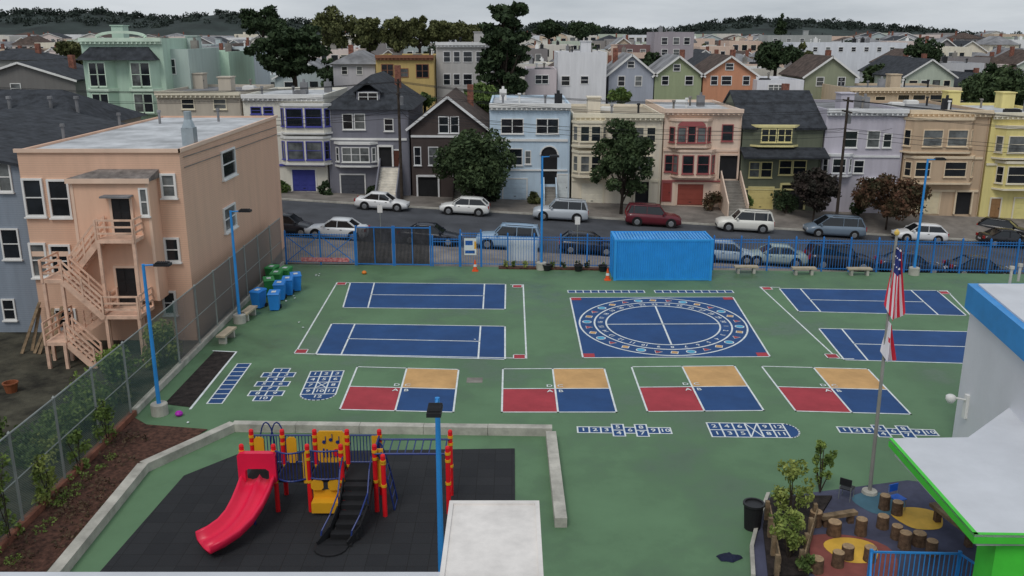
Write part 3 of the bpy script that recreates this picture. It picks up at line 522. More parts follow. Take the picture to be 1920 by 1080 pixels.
# ---------- filler rooftops
pal=[(184,184,184),(168,164,156),(150,150,152),(186,179,163),(158,142,124),(140,148,148),(118,114,112),(170,158,152),(146,153,140),(190,192,195),(106,102,102),(168,148,134)]
pn=['white','warm grey','mid grey','cream','tan','sea grey','dark grey','pinkish grey','sage','bright white','charcoal','light brown']
for ri,(Y,lo_,hi_) in enumerate(((132,7.8,10.6),(148,8.2,11.2),(168,8.6,11.8),(192,9,12.2),(222,9.4,12.8),(262,9.8,13.3),(315,10.2,13.8),(385,10.8,14.2),(480,11.4,14.6),(600,12,15.2))):
    x=-.6*Y+R.uniform(0,4); i=0; newsk=[]
    while x<.6*Y:
        w=R.uniform(6.4,8.8)*(1+max(0,Y-230)/300.)
        zt=R.uniform(lo_,hi_); k=R.randrange(12); roof=R.choice(('flat','flat','flat','gv','gv','hip')); c=pal[k]
        yy=Y+R.uniform(-2,3); pxa=960+x/yy*F*1.03; pxb=960+(x+w)/yy*F*1.03
        ptop=540-F*math.tan(math.atan((zt-CZ)/yy)+TH)
        a_,b_=max(0,int(pxa)+20),min(1959,int(pxb)+20)
        vis=b_>a_ and SKY[a_:b_].max()>ptop+1.
        if vis and R.random()<.97:
            i+=1; rn={'flat':'flat roofed','gv':'gabled','hip':'hip roofed'}[roof]
            t=thing('distant_house','%s %s house, %s from the left in the %s distant row'%(pn[k],rn,ON[min(i-1,48)],ON[ri]),'house',(x+w/2,yy,-1.4))
            rm_=(R.choice((roofl,roofg,roofl)) if roof=='flat' else R.choice((shing,shingb,roofg,roofg)))
            body(t,x,x+w-.1,yy,yy+11,-2,zt if roof=='flat' else zt-1.5,wm('bg_%d_%d_%d'%c,c),roof,rm_,None if roof=='flat' else zt+.8,f=None,stuff=4 if Y<200 else (2 if Y<330 else 1))
            A=(x,yy);B=(x+w,yy); ztp=zt-(1.5 if roof!='flat' else .5); fx_=w/7.6
            if Y<500:
                lay=R.choice(((.9,3.,5.1),(1.2,4.6),(.8,2.6,4.4,6.)))
                for lv in (0,1) if Y<200 else (0,):
                    for s in lay: win(t,A,B,s*fx_,s*fx_+R.choice((.9,1.2))*fx_,ztp-2.1-lv*3,ztp-.6-lv*3,sill=False,detail=Y<150,fm=R.choice((white,white,offw,dark)),pr=.05)
            newsk.append((pxa,pxb,ptop))
        x+=w
    for q in newsk: skyput(*q)
# ================= HILLS & far trees
hm=mat('far_wooded_hill',(.035,.05,.045),.95,.35,.02)
def hill(pts,Y,name,lab):
    P=[PY(x,y,Y) for x,y in pts]; mb=MB(); n=len(P)
    mb.add([(p[0],Y-230,-2) for p in P]+[(p[0],Y,p[2]) for p in P]+[(p[0],Y+400,-2) for p in P],[(i,i+1,n+i+1,n+i) for i in range(n-1)]+[(n+i,n+i+1,2*n+i+1,2*n+i) for i in range(n-1)])
    struct(name,mb,hm,lab)
    cl=[]
    for i in range(n-1):
        for k in range(30):
            t=R.random(); a=[P[i][j]*(1-t)+P[i+1][j]*t for j in range(3)]; q=R.uniform(-.3,0) if k%2 else 0; cl.append(((a[0],Y+230*q,a[2]*(1+q)-1+R.uniform(-1,3)),R.uniform(2.5,7.)*Y/1000.))
    o=leaves('wooded_ridge',cl,26000,1.5*Y/1000.,leafmat('far_leaves',(.05,.068,.056),(.018,.027,.022)),None,.8); tag(o,'dark woodland covering '+lab,'woodland',kind='stuff')
hill([(-120,60),(0,30),(60,24),(120,30),(180,22),(250,32),(330,36),(420,26),(500,36),(560,44),(640,52),(720,58),(820,62),(900,68)],900,'left_hill','wooded ridge on the left skyline')
hill([(1120,70),(1200,64),(1290,56),(1330,46),(1400,40),(1470,42),(1540,44),(1600,48),(1680,54),(1760,62),(1860,70),(1980,72)],1300,'right_hill','low wooded hill on the right skyline')
hill([(860,66),(940,60),(990,54),(1040,50),(1090,54),(1150,60),(1230,68)],1000,'middle_hill','small wooded rise on the middle skyline')
def ptree(px,pt,pb,Y,rpx,label,zb=-2,**k):
    z1=PY(px,pt,Y)[2]; x=PY(px,pt,Y)[0]; zb_=PY(px,pb,Y)[2]; H_=z1-zb; cb=max(.15,(zb_-zb)/H_); tree(x,Y,zb,H_,rpx/F*Y*1.03,label,cb=cb,**k)
ptree(945,2,178,106,52,'huge dark cypress towering over the middle rooftops',m=lg,n=9500,ls=.34,name='cypress_tree',nc=75,flat=.5,cr=(.16,.36),taper=.55)
ptree(545,34,150,108,78,'big spreading dark pine behind the purple trimmed house',m=lg,n=7500,ls=.34,name='pine_tree',nc=56,flat=.45,cr=(.12,.26))
ptree(488,8,72,240,44,'dark pine on the skyline left of the spreading pine',m=lg,n=3500,ls=.6,name='pine_tree',nc=34,flat=.55,cr=(.14,.28))
for i,(px,pt,pb,rp) in enumerate(((628,10,95,44),(690,30,95,32),(744,30,95,34),(785,30,92,22),(822,36,85,24),(868,40,80,36))):
    ptree(px,pt,pb,205,rp,'olive round crowned tree, %s from the left in the skyline row'%ON[i],m=lo,n=5000,ls=.45,name='round_tree',nc=34)
ptree(1457,80,132,128,42,'dark round tree above the orange house roofs',m=lg,n=4500,ls=.32,name='round_tree'); ptree(1467,26,70,420,14,'lone dark conifer on the right skyline',m=lg,n=1800,ls=.7,name='conifer_tree',cone=True)
ptree(1738,72,125,150,36,'grey green tree right of the long white block',m=lg,n=3500,ls=.35,name='round_tree'); ptree(1882,128,206,112,64,'large dark green tree above the yellow house',m=lst,n=8000,ls=.32,name='round_tree',nc=44)
ptree(1028,36,72,330,28,'flat topped dark tree right of the cypress on the skyline',m=lg,n=2500,ls=.7,name='round_tree',flat=.6); ptree(1092,40,72,330,30,'low dark tree on the skyline above the white box house',m=lg,n=2500,ls=.7,name='round_tree')
ptree(415,190,214,88,32,'small leafy tree in front of the beige house',m=lm,n=2500,ls=.18,zb=0,name='small_tree'); ptree(900,158,215,98,40,'bright green garden tree behind the brown gabled house',m=lm,n=4500,ls=.25,name='garden_tree'); ptree(795,172,200,100,20,'small garden tree behind the dark grey house',m=lm,n=1800,ls=.2,name='garden_tree')
ptree(130,78,105,140,24,'pale green tree left of the mint ornate house',m=lo,n=2000,ls=.35,name='garden_tree'); ptree(1165,165,192,98,26,'low garden tree behind the cream house',m=lm,n=2500,ls=.22,name='garden_tree')
for i in range(40):
    px=12+i*48+R.uniform(-18,18); Y=(128,146,166,188,216,256,305,375)[R.randrange(8)]; zt_=R.uniform(9.5,13.2); pt=62+(CZ-zt_)/Y*F; ptree(px,pt,pt+9500/Y,Y-1,R.uniform(2600,4600)/Y,'dark bushy tree among distant rooftops, %s from the left'%ON[i],m=R.choice((lg,lst,lg,lo)),n=1800,ls=.38,name='distant_tree',nc=30,flat=.8,cr=(.15,.32))
# street trees
def vpt(px,py,v): u,z=vhit(px,py,v); return u,v-SL*u,z
def strt(px,pt,pb,v,rpx,lab,**k):
    x,y,z1=vpt(px,pt,v); _,_,zb=vpt(px,pb,v); z=zs(x)+.13 if v<81 else HB(x); tree(x,y,z,z1-z,rpx/F*84,lab,cb=(zb-z)/(z1-z),**k)
strt(890,236,366,80.2,76,'large round dark green street tree in front of the brown gabled house',m=lst,n=13000,ls=.2,nc=66,cr=(.14,.3))
strt(1170,226,376,80,60,'tall dark green street tree in front of the cream house',m=lst,n=10500,ls=.2,nc=56,cr=(.14,.3))
strt(1533,314,396,80.5,42,'small dark leaved street tree in front of the lavender house',m=lp,n=5500,ls=.17,nc=28)
strt(1672,328,406,79.6,68,'spreading rust and green leaved street tree before the tan house',m=lr,n=6000,ls=.18,nc=48,cr=(.13,.28))
for i,(px,py,r_,m_,l) in enumerate(((1000,376,.7,lo,'by the blue house garage'),(1335,388,.9,lr,'beside the red garage door'),(1472,398,1.3,lg,'in front of the dark green house'),(1400,370,.8,lm,'tall beside the green house stairs'),(610,362,.7,lg,'by the blue garage'),(695,365,.6,lg,'beside the dark grey garage'),(925,368,.8,lg,'below the left street tree'),(1610,396,1.,lg,'in front of the lavender house'),(535,360,.7,lm,'at the corner of the purple trimmed house'))):
    u,y,z=vpt(px,py,82.6); bush(u,y,HB(u)-.1,r_,'garden shrub '+l,m_,900,.15,h=r_*1.7,name='garden_shrub')
# ================= CARS
tyre=mat('tyre_rubber',(.012,.012,.013),.85,.1); rim=mat('wheel_rim',(.35,.36,.37),.35,.1,metal=.6); lampm=mat('headlight_glass',(.6,.62,.65),.15,.05,spec=.7); tail=mat('taillight_red',(.35,.015,.015),.25,.05); plate=mat('number_plate',(.6,.6,.62),.5,.05)
KS={'sedan':(4.6,1.8,[(.5,.5,.66),(.485,.66,.8),(.4,.78,.87),(.2,.9,.9),(-.3,.96,.9),(-.44,.98,.86),(-.485,.85,.82),(-.5,.6,.72)],(.23,.07,-.2,-.36),1.43,.93),
'hatch':(4.25,1.78,[(.5,.5,.66),(.485,.68,.8),(.4,.82,.87),(.24,.93,.9),(-.4,.98,.9),(-.485,.95,.84),(-.5,.6,.76)],(.25,.08,-.34,-.475),1.47,.96),
'suv':(4.7,1.88,[(.5,.55,.72),(.49,.82,.84),(.4,.98,.92),(.22,1.06,.94),(-.4,1.1,.94),(-.49,1.08,.9),(-.5,.65,.84)],(.22,.1,-.43,-.488),1.76,1.08),
'van':(4.9,1.9,[(.5,.5,.7),(.485,.74,.84),(.4,.9,.91),(.3,.98,.95),(-.4,1.05,.95),(-.485,1.03,.88),(-.5,.6,.82)],(.33,.14,-.4,-.482),1.72,1.02)}
def car(label,kind,c,px,v,face=1,py=None,name='parked_car',steer=0,u=None):
    L_,Wd,st,(a0,a1,b1,b0),zr,zb=KS[kind]
    if u is None: u=vhit(px,py or 400,v)[0]
    z=zs(u); root=thing(name,label,'car',(0,0,0),'cars parked along the street'); hw0=Wd/2/.95
    pm=mat('car_paint_%d_%d_%d'%c,S(*c,.62),.25,.03,spec=.6)
    g=.2; sec=[]
    for xf,tz,hw in st:
        x=xf*L_; w=hw*hw0; lo=g+(.1 if abs(xf)>.48 else 0); q=[(w*.9,lo),(w*.99,.42 if tz>.5 else tz*.8),(w,tz*.74),(w*.95,tz*.96),(w*.8,tz),(0,tz+.03)]
        sec.append([(x,y,zz) for y,zz in q]+[(x,-y,zz) for y,zz in q[:-1][::-1]])
    mb=MB(); mb.loft(sec); bd=mb.build('body',pm,root,True)
    bw=.86*hw0; rw=.66*hw0; zt=zr-.04
    def cs(x,w,zz): return [(x*L_,-w,zz),(x*L_,w,zz)]
    gl=MB(); v8=cs(a0,bw*.95,zb-.05)+cs(b0,bw*.93,zb-.03)+cs(a1,rw,zt)+cs(b1,rw,zt)
    gl.add(v8,[(0,1,5,4),(2,3,7,6),(0,2,6,4),(1,3,7,5),(4,5,7,6),(0,1,3,2)]); gl.build('windows',carglass,root)
    mb=MB(); e=.03; rx0,rx1=a1*L_+.05,b1*L_-.08; ns=5; ss=[]
    for i in range(ns+1):
        x=rx0+(rx1-rx0)*i/ns; k=math.sin(math.pi*(i+.7)/(ns+1.4))*.05; ss.append([(x,-rw-e,zt-.04),(x,-rw*.8,zt+.03+k),(x,0,zt+.045+k),(x,rw*.8,zt+.03+k),(x,rw+e,zt-.04)])
    mb.loft(ss); rfc=mb.build('roof',pm,root,True)
    for sgn in (-1,1):
        ps=[((a0*L_,sgn*bw*.955,zb-.04),(a1*L_,sgn*(rw+.01),zt),.05,.05),((b0*L_,sgn*bw*.935,zb-.02),(b1*L_,sgn*(rw+.01),zt),.12 if kind!='sedan' else .09,.09)]
        for xx in ((a1+b1)/2+.03,)+((b1+.06,) if kind in('suv','van') else ()): ps.append(((xx*L_,sgn*(bw*.955),zb-.03),(xx*L_,sgn*(rw+.012),zt),.04,.09))
        for q in ps: mb=MB(); mb.beam(*q); mb.build('pillar',pm,rfc)
    if kind in ('suv','van'):
        for sgn in (-1,1): mb=MB(); mb.tube((rx0-.3,sgn*rw*.85,zt+.1),(rx1+.3,sgn*rw*.85,zt+.1),.02); mb.build('roof_rail',dark,root)
    wr=.33 if kind!='suv' else .37
    for xx in (.31,-.3):
        for sgn in (-1,1):
            y=sgn*Wd/2; x=xx*L_
            mb=MB(); mb.tube((x,y*.9,wr+.02),(x,y*1.004,wr+.02),wr+.07,n=18); mb.build('wheel_arch',blk,root)
            mb=MB(); mb.tube((x,y*.8,wr),(x,y*1.018,wr),wr,n=18); t=mb.build('wheel',tyre,root)
            mb=MB(); mb.tube((x,y*1.018,wr),(x,y*1.03,wr),wr*.64,wr*.55,n=10); mb.build('rim',rim,t)
    for sgn in (-1,1):
        mb=MB(); mb.box(L_*.478,L_*.497,min(sgn*.5,sgn*.78)*hw0,max(sgn*.5,sgn*.78)*hw0,.56,.7); mb.build('headlight',lampm,root)
        mb=MB(); mb.box(-L_*.5-.01,-L_*.478,min(sgn*.55,sgn*.82)*hw0,max(sgn*.55,sgn*.82)*hw0,.68,.9 if kind in('sedan','hatch') else 1.05); mb.build('taillight',tail,root)
        mb=MB(); x=a0*L_-.25; mb.box(x-.08,x+.08,min(sgn*bw,sgn*(bw+.2)),max(sgn*bw,sgn*(bw+.2)),zb,zb+.13); mb.build('mirror',pm,root)
        for xx in (.1*L_,-.1*L_): mb=MB(); mb.box(xx-.08,xx+.08,min(sgn*.93,sgn*.965)*Wd/2,max(sgn*.93,sgn*.965)*Wd/2,.74*zb+.05,.74*zb+.085); mb.build('door_handle',dark,root)
    mb=MB(); mb.box(L_*.5-.02,L_*.5+.012,-.5,.5,.33,.45); mb.build('grille',dark,root); mb=MB(); mb.box(-L_*.5-.015,-L_*.5+.01,-.24,.24,.52,.64); mb.build('number_plate',plate,root)
    root.location=shear(u,v,z+.01); yaw=-SL+(0 if face>0 else math.pi)+steer
    root.rotation_euler=(Matrix.Rotation(math.atan(.05),3,'Y')@Matrix.Rotation(yaw,3,'Z')).to_euler()
    return root
VF=76.9; VN=65.1
car('white sedan, leftmost car parked along the house side','sedan',(215,215,215),717,VF,1)
car('small white hatchback parked in front of the brown gabled house','hatch',(215,215,212),871,VF,-1)
car('silver estate suv parked in front of the light blue house','suv',(150,155,160),1050,VF,-1)
car('dark red suv parked in front of the peach street house','suv',(80,26,34),1224,VF,1)
car('cream white suv parked in front of the dark green house','suv',(205,203,195),1396,VF,-1)
car('blue grey minivan parked in front of the lavender house','van',(90,102,114),1566,VF,-1)
car('white hatchback parked in front of the tan house','hatch',(220,220,220),1728,VF,-1)
car('black car parked at the right edge by the far kerb','sedan',(22,22,26),1895,VF,1)
car('black car standing on the driveway of the yellow house','hatch',(20,20,24),1885,81.6,1,steer=-.5,py=400)
car('dark car at the end of the peach building behind the fence','hatch',(35,38,44),537,VN+.2,1,py=430)
car('white sedan behind the blue gate at left','sedan',(215,218,220),632,VN,-1,py=440)
car('dark blue black sedan behind the slatted wooden gate','sedan',(28,32,42),806,VN,1,py=440)
car('silver blue suv behind the fence left of the centre lamp post','suv',(120,142,162),952,VN,-1,py=450)
car('black hatchback behind the fence left of the container','hatch',(24,28,38),1102,VN,1,py=460)
car('grey blue car just right of the container behind the fence','hatch',(130,142,150),1362,VN,1,py=470)
car('sage grey sedan behind the fence above the left stone bench','sedan',(120,132,128),1452,VN,-1,py=470,)
car('black suv behind the fence above the middle benches','suv',(20,22,28),1575,VN,1,py=470)
car('dark navy sedan behind the fence right of the flagpole','sedan',(26,32,44),1706,VN,1,py=480)
car('black sedan behind the fence near the right edge','sedan',(18,20,26),1838,VN,1,py=480)
# ================= PEACH BUILDING
X0,X1,Y0,Y1,ZT=-23.8,-16.,43.7,62.3,9.3
pe=wm('peach_siding',(224,184,158),2.9,.04); pet=mat('peach_trim',W(222,192,170),.7,.06)
r=thing('apartment_building','peach clapboard three storey building with wooden rear stairs at left','building',(-19.9,53,-.35))
mb=MB(); mb.box(X0,X1,Y0,Y1,-.6,ZT-.25)
for q in ((X0,X1,Y0,Y0+.2),(X0,X1,Y1-.2,Y1),(X0,X0+.2,Y0+.2,Y1-.2),(X1-.2,X1,Y0+.2,Y1-.2)): mb.box(*q,ZT-.25,ZT)
mb.build('wall',pe,r); mb=MB(); mb.box(X0+.2,X1-.2,Y0+.2,Y1-.2,ZT-.245,ZT-.1); rf=mb.build('roof',roofl,r)
mb=MB(); x,y,_=PZ(357,272,9.2); mb.box(x-.3,x+.3,y-.3,y+.3,9.2,10.1); mb.lathe(x,y,[(.35,10.1),(.2,10.5),(.2,10.9)],8); mb.build('roof_vent',mat('galvanised',S(150,160,165),.4,.15,metal=.5),rf)
for px,py in ((225,238),(300,232),(410,228),(120,262)):
    mb=MB(); x,y,_=PZ(px,py,9.2); mb.lathe(x,y,[(.08,9.1),(.08,9.9),(.14,9.9),(.12,10.05)],8); mb.build('roof_pipe',roofg,rf)
mb=MB(); mb.box(X0-.1,X1+.1,Y0-.12,Y0-.003,ZT-.12,ZT+.06); mb.box(X1+.003,X1+.12,Y0-.12,Y1,ZT-.12,ZT+.06); mb.build('roof_edge',pet,r)
A,B=(X0,Y0),(X1,Y0)
for q in ((45,334,84,406),(92,336,133,408),(302,325,331,371),(58,455,90,520),(96,458,136,520),(309,445,338,491),(104,578,145,617),(306,545,332,590)): winp(r,A,B,*q,fm=white,fw=.1,pr=.1)
C,D=(X1,Y0),(X1,Y1)
for q in ((414,279,440,333),(418,384,441,432)): winp(r,C,D,*q,fm=white,fw=.1,pr=.1)
YT=42.5; tx0=PY(138,400,YT)[0]; tx1=PY(283,400,YT)[0]; tzt=PY(210,340,YT)[2]; zb_=PY(236,317,Y0)[2]
mb=MB(); mb.box(X0,tx0-.05,Y0-.05,Y0-.003,4.05,4.3); mb.build('trim_band',pet,r)
mb=MB(); mb.box(tx0,tx1,YT,Y0-.003,2.1,tzt); tw=mb.build('stair_tower',wm('peach_boards',(218,178,152),0,.05),r)
mb=MB(); xl=tx0+.9; mb.add([(tx0-.12,YT-.15,tzt),(tx1+.12,YT-.15,tzt),(tx1+.12,Y0-.01,tzt),(tx0-.12,Y0-.01,tzt),(tx0-.12,YT-.15,tzt+.14),(tx1+.12,YT-.15,tzt+.14),(tx1+.12,Y0-.01,zb_),(xl,Y0-.01,zb_)],[(0,1,2,3),(4,5,6,7),(0,1,5,4),(1,2,6,5),(3,0,4,7)]); mb.build('tower_roof',mat('tar_roof',S(112,106,102),.9,.35,1.5,.3),tw)
mb=MB(); mb.box(tx0-.14,tx1+.14,YT-.2,YT-.155,tzt-.08,tzt+.15); mb.build('roof_trim',pet,tw)
for x in (tx0+.06,tx1-.06): mb=MB(); mb.box(x-.07,x+.07,YT-.03,YT-.002,2.1,tzt-.1); mb.build('corner_board',pet,tw)
A,B=(tx0,YT),(tx1,YT)
doorp(tw,A,B,213,372,247,440,dark,'door',3,fm=pet); doorp(tw,A,B,222,502,257,572,dark,'door',3,fm=pet); winp(tw,A,B,262,352,279,405,fm=white)
mb=MB(frame_fn(A,B)); s0,z_=whit(A,B,196,368); s1,_=whit(A,B,250,368); mb.box(s0,s1,0,.6,z_,z_+.08); mb.build('door_awning',roofg,tw)
for zz in (8.9,8.4): 
    mb=MB(); mb.pipe([(X1+.06,Y0+.4,zz),(X1+.06,Y1-.4,zz-.3)],.025); mb.build('wall_cable',concd,r)
stw=mat('peach_stair_timber',W(206,172,150),.8,.15,2,.2)
def rail(mb,p,q):
    P=Vector(p);Q=Vector(q); n=max(1,int((Q-P).length/1.0))
    for i in range(n+1): a=P.lerp(Q,i/n); mb.beam(a-Vector((0,0,.15)),a+Vector((0,0,.95)),.08,.08)
    for hh in (.92,.6,.3): mb.beam(P+Vector((0,0,hh)),Q+Vector((0,0,hh)),.04,.09)
def flight(p,q,w):
    P=Vector(p);Q=Vector(q); mb=MB(); n=max(3,int(abs(P.z-Q.z)/.19))
    for dy in (-w/2,w/2): mb.beam(P+Vector((0,dy,-.1)),Q+Vector((0,dy,-.1)),.06,.28)
    for i in range(n): a=P.lerp(Q,(i+.5)/n); mb.box(a.x-.15,a.x+.15,a.y-w/2+.03,a.y+w/2-.03,a.z-.02,a.z+.03)
    f_=mb.build('stair_flight',stw,r)
    for dy in (-w/2,w/2-.04): mb=MB(); rail(mb,P+Vector((0,dy,0)),Q+Vector((0,dy,0))); mb.build('handrail',stw,f_)
def landing(x0,x1,y0,y1,z,sides='flr'):
    mb=MB(); mb.box(x0,x1,y0,y1,z-.16,z)
    for x in (x0+.08,x1-.08): mb.box(x-.07,x+.07,y0+.003,y0+.14,-.4,z-.16)
    l=mb.build('landing',stw,r)
    for k,(p,q) in {'f':((x0,y0+.05,z),(x1,y0+.05,z)),'l':((x0+.05,y0,z),(x0+.05,y1,z)),'r':((x1-.05,y0,z),(x1-.05,y1,z))}.items():
        if k in sides: mb=MB(); rail(mb,p,q); mb.build('railing',stw,l)
dz1=PY(230,440,YT)[2]; dz2=PY(240,572,YT)[2]; zm=(dz1+dz2)/2
landing(-19.4,-17.6,41.3,42.46,dz1,'fr'); flight((-19.4,42.0,dz1),(-20.9,42.0,zm),.8); landing(-21.9,-20.9,40.7,42.4,zm,'lf')
flight((-20.9,41.1,zm),(-19.2,41.1,dz2),.8); landing(-19.2,-17.5,40.7,42.46,dz2,'fr'); flight((-19.2,42.0,dz2),(-20.6,42.0,.95),.8); landing(-21.6,-20.6,39.6,42.4,.95,'l'); flight((-20.6,40.1,.95),(-19.4,40.1,-.3),.8)
for i,(x,y,c,l) in enumerate(((-22.9,37,(200,90,30),'orange plastic tub'),(-24.2,36,(60,110,180),'blue plastic crate'),(-21.8,36.8,(120,70,45),'terracotta plant pot'),(-25.3,39.5,(180,180,175),'white plastic bucket'))):
    mb=MB(); mb.lathe(x,y,[(.22,-.35),(.3,.05),(.33,.05),(.33,.1),(.27,.1),(.24,-.2)],12); single(mb,'garden_tub',mat('tub_%d'%i,S(*c),.6,.1),l+' in the cluttered yard by the wooden stairs','tub',(x,y,-.35))
for i in range(6):
    mb=MB(); x=-22.4-.3*i; mb.beam((x,41.8+R.uniform(-.5,.5),-.35),(x+R.uniform(-.4,.4),43.4,1.4+R.uniform(-.3,.4)),.16,.04); single(mb,'timber_board',wood,'old board leaning on the house wall, %s from the right'%ON[i],'board',(x,42,-.35))
for i in range(36):
    x=R.uniform(-26,-16.4); y=R.uniform(18,37); 
    if x<-20 and y>33: continue
    bush(x,y,-.35,R.uniform(.6,1.2),'overgrown weed bush in the neighbour yard behind the chain link fence',R.choice((lm,lmb,lo,lm,ly)),1100,.1,h=R.uniform(.5,1.3),group='weed bushes behind the chain link fence',name='weed_bush')
bush(-16.4,40,-.3,.9,'yellow green shrub between the wooden stairs and fence',ly,1400,.11,h=2.3); bush(-17.0,37.,-.3,1.0,'leafy shrub below the lower stair flight',lmb,1400,.11,h=1.8)
# ================= CHAIN LINK FENCE
cm=bpy.data.materials.new('chain_link_mesh'); cm.use_nodes=True; nt=cm.node_tree;N=nt.nodes;L=nt.links; bs=N['Principled BSDF']; bs.inputs['Base Color'].default_value=(.1,.16,.14,1)
tcx=N.new('ShaderNodeTexCoord'); sp=N.new('ShaderNodeSeparateXYZ'); L.new(tcx.outputs['Object'],sp.inputs[0])
def mth(op,a,b=None):
    n=N.new('ShaderNodeMath'); n.operation=op
    for i,x in enumerate((a,b)):
        if x is None: continue
        if isinstance(x,(int,float)): n.inputs[i].default_value=x
        else: L.new(x,n.inputs[i])
    return n.outputs[0]
res=[]
for op in ('ADD','SUBTRACT'):
    q=mth(op,sp.outputs['Y'],sp.outputs['Z']); q=mth('MULTIPLY',q,11.); q=mth('FRACT',q); res.append(mth('LESS_THAN',q,.24))
fac=mth('MAXIMUM',*res); L.new(mth('ADD',mth('MULTIPLY',fac,.45),.3),bs.inputs['Alpha'])
mesh2=bpy.data.materials.new('grey_windscreen'); mesh2.use_nodes=True; b2=mesh2.node_tree.nodes['Principled BSDF']; b2.inputs['Base Color'].default_value=(.15,.145,.14,1); b2.inputs['Alpha'].default_value=.65; b2.inputs['Roughness'].default_value=.9
galv=mat('galvanised_pipe',S(130,135,132),.5,.15,metal=.3)
fr=thing('chain_link_fence','tall grey chain link fence running along the left side of the yard','fence',(-15.1,38,0))
y=14.
while y<57.9:
    y2=min(58.,y+2.75); far=y>38
    mb=MB(); mb.tube((-15.1,y,-.3),(-15.1,y,3.15),.045,n=8); mb.lathe(-15.1,y,[(.06,3.15),(.0,3.23)],8); mb.build('post',galv,fr)
    mb=MB(); mb.poly([(-15.1,y,.1),(-15.1,y2,.1),(-15.1,y2,3.1),(-15.1,y,3.1)]); mb.build('mesh_panel',mesh2 if far else cm,fr)
    for zz,rr in ((3.12,.03),(1.6,.022)): mb=MB(); mb.tube((-15.1,y,zz),(-15.1,y2,zz),rr); mb.build('rail',galv,fr)
    y=y2
mb=MB(); mb.box(-15.22,-14.98,12,33.5,-.3,.22); single(mb,'timber_edging',mat('red_timber',S(118,76,60),.9,.25,2,.3),'reddish timber edging along the foot of the chain link fence','edging',(-15.1,22,0))
mb=MB(); mb.box(-15.22,-14.99,33.6,57.9,-.3,.25); single(mb,'footing_wall',conc,'low concrete footing under the far part of the chain link fence','wall',(-15.1,45,0))
for i,(yy,hh,m_) in enumerate(((18.2,2.6,ly),(19.8,3.,ly),(21.8,2.9,lmb),(24.0,2.6,lmb),(26.4,1.8,ly),(28.6,1.4,lmb),(30.8,1.8,lmb))):
    t=thing('climbing_vine','leafy vine climbing the chain link fence, %s from the near end'%ON[i],'vine',(-15,yy,0))
    leaves('foliage',[((-15.03+R.uniform(-.05,.06),yy+R.uniform(-.8,.8)*(1-.5*q_),hh*q_),R.uniform(.08,.24)) for q_ in [R.random() for _ in range(22)]],850,.075,m_,t); mb=MB()
    for k in range(3): mb.pipe([(-15.02,yy+.1*k,0),(-14.98,yy+R.uniform(-.4,.4),hh*.5),(-15.02,yy+R.uniform(-.5,.5),hh*.95)],.014)
    mb.build('stem',bark,t)
o=leaves('dry_weeds',[((-14.2+R.uniform(-.6,.9),R.uniform(18,31.5),.1),.45) for _ in range(34)],2200,.06,leafmat('dry_leaves',(.15,.1,.06),(.05,.04,.025)),None,.4); tag(o,'dry brown weeds and twigs over the mulch bed','weeds',kind='stuff')
o=leaves('ground_cover',[((-14.65+R.uniform(-.2,.5),R.uniform(17,31.5),.08),.22) for _ in range(24)],1300,.055,lmb,None,.6); tag(o,'low green plants growing along the foot of the fence','ground cover',kind='stuff')
# ================= BLUE FENCE
def fl(x): return 57.3-.055*x
bf=thing('iron_fence','blue iron picket fence between yard and street','fence',(8,fl(8),0))
def fpx(px,py=500): 
    d=ray(px,py); t=57.3/(d[1]+.055*d[0]); return d[0]*t
def bays(x0,x1,h,root,n,m=bluef,pick=.16):
    for i in range(n+1):
        x=x0+(x1-x0)*i/n; mb=MB(); mb.box(x-.05,x+.05,fl(x)-.05,fl(x)+.05,0,h+.12); mb.lathe(x,fl(x),[(.06,h+.12),(.0,h+.22)],4); mb.build('post',m,root)
        if i==n: break
        xb=x+(x1-x0)/n; mb=MB(); k=int((xb-x)/pick)
        for j in range(1,k): a=x+(xb-x)*j/k; mb.box(a-.012,a+.012,fl(a)-.012,fl(a)+.012,.1,h)
        for zz in (.2,h-.25,h-.08): mb.beam((x+.05,fl(x+.05),zz),(xb-.05,fl(xb-.05),zz),.03,.045)
        mb.build('picket_panel',m,root)
bays(fpx(903),fpx(1150),2.1,bf,5); bays(fpx(1336),fpx(2010),2.1,bf,13); bays(fpx(812),fpx(862),1.9,bf,1)
g=thing('iron_gate','wide blue iron gate with diagonal braces at the left end of the fence','gate',(fpx(600),fl(-12),0)); a,b=fpx(538),fpx(667); bays(a,b,2.1,g,2)
for (p,q) in (((a+.1,.25),((a+b)/2-.1,1.9)),(((a+b)/2-.1,.25),(a+.1,1.9)),(((a+b)/2+.1,.25),(b-.1,1.9)),((b-.1,.25),((a+b)/2+.1,1.9))): mb=MB(); mb.beam((p[0],fl(p[0])-.06,p[1]),(q[0],fl(q[0])-.06,q[1]),.03,.05); mb.build('brace',bluef,g)
mb=MB(); c0,c1=fpx(566),fpx(655); mb.poly([(c0,fl(c0)-.1,.22),(c1,fl(c1)-.1,.22),(c1,fl(c1)-.1,.5),(c0,fl(c0)-.1,.5)]); mb.build('banner',mat('faded_banner',S(200,150,150),.8,.5,6,c2=S(150,40,50)),g)
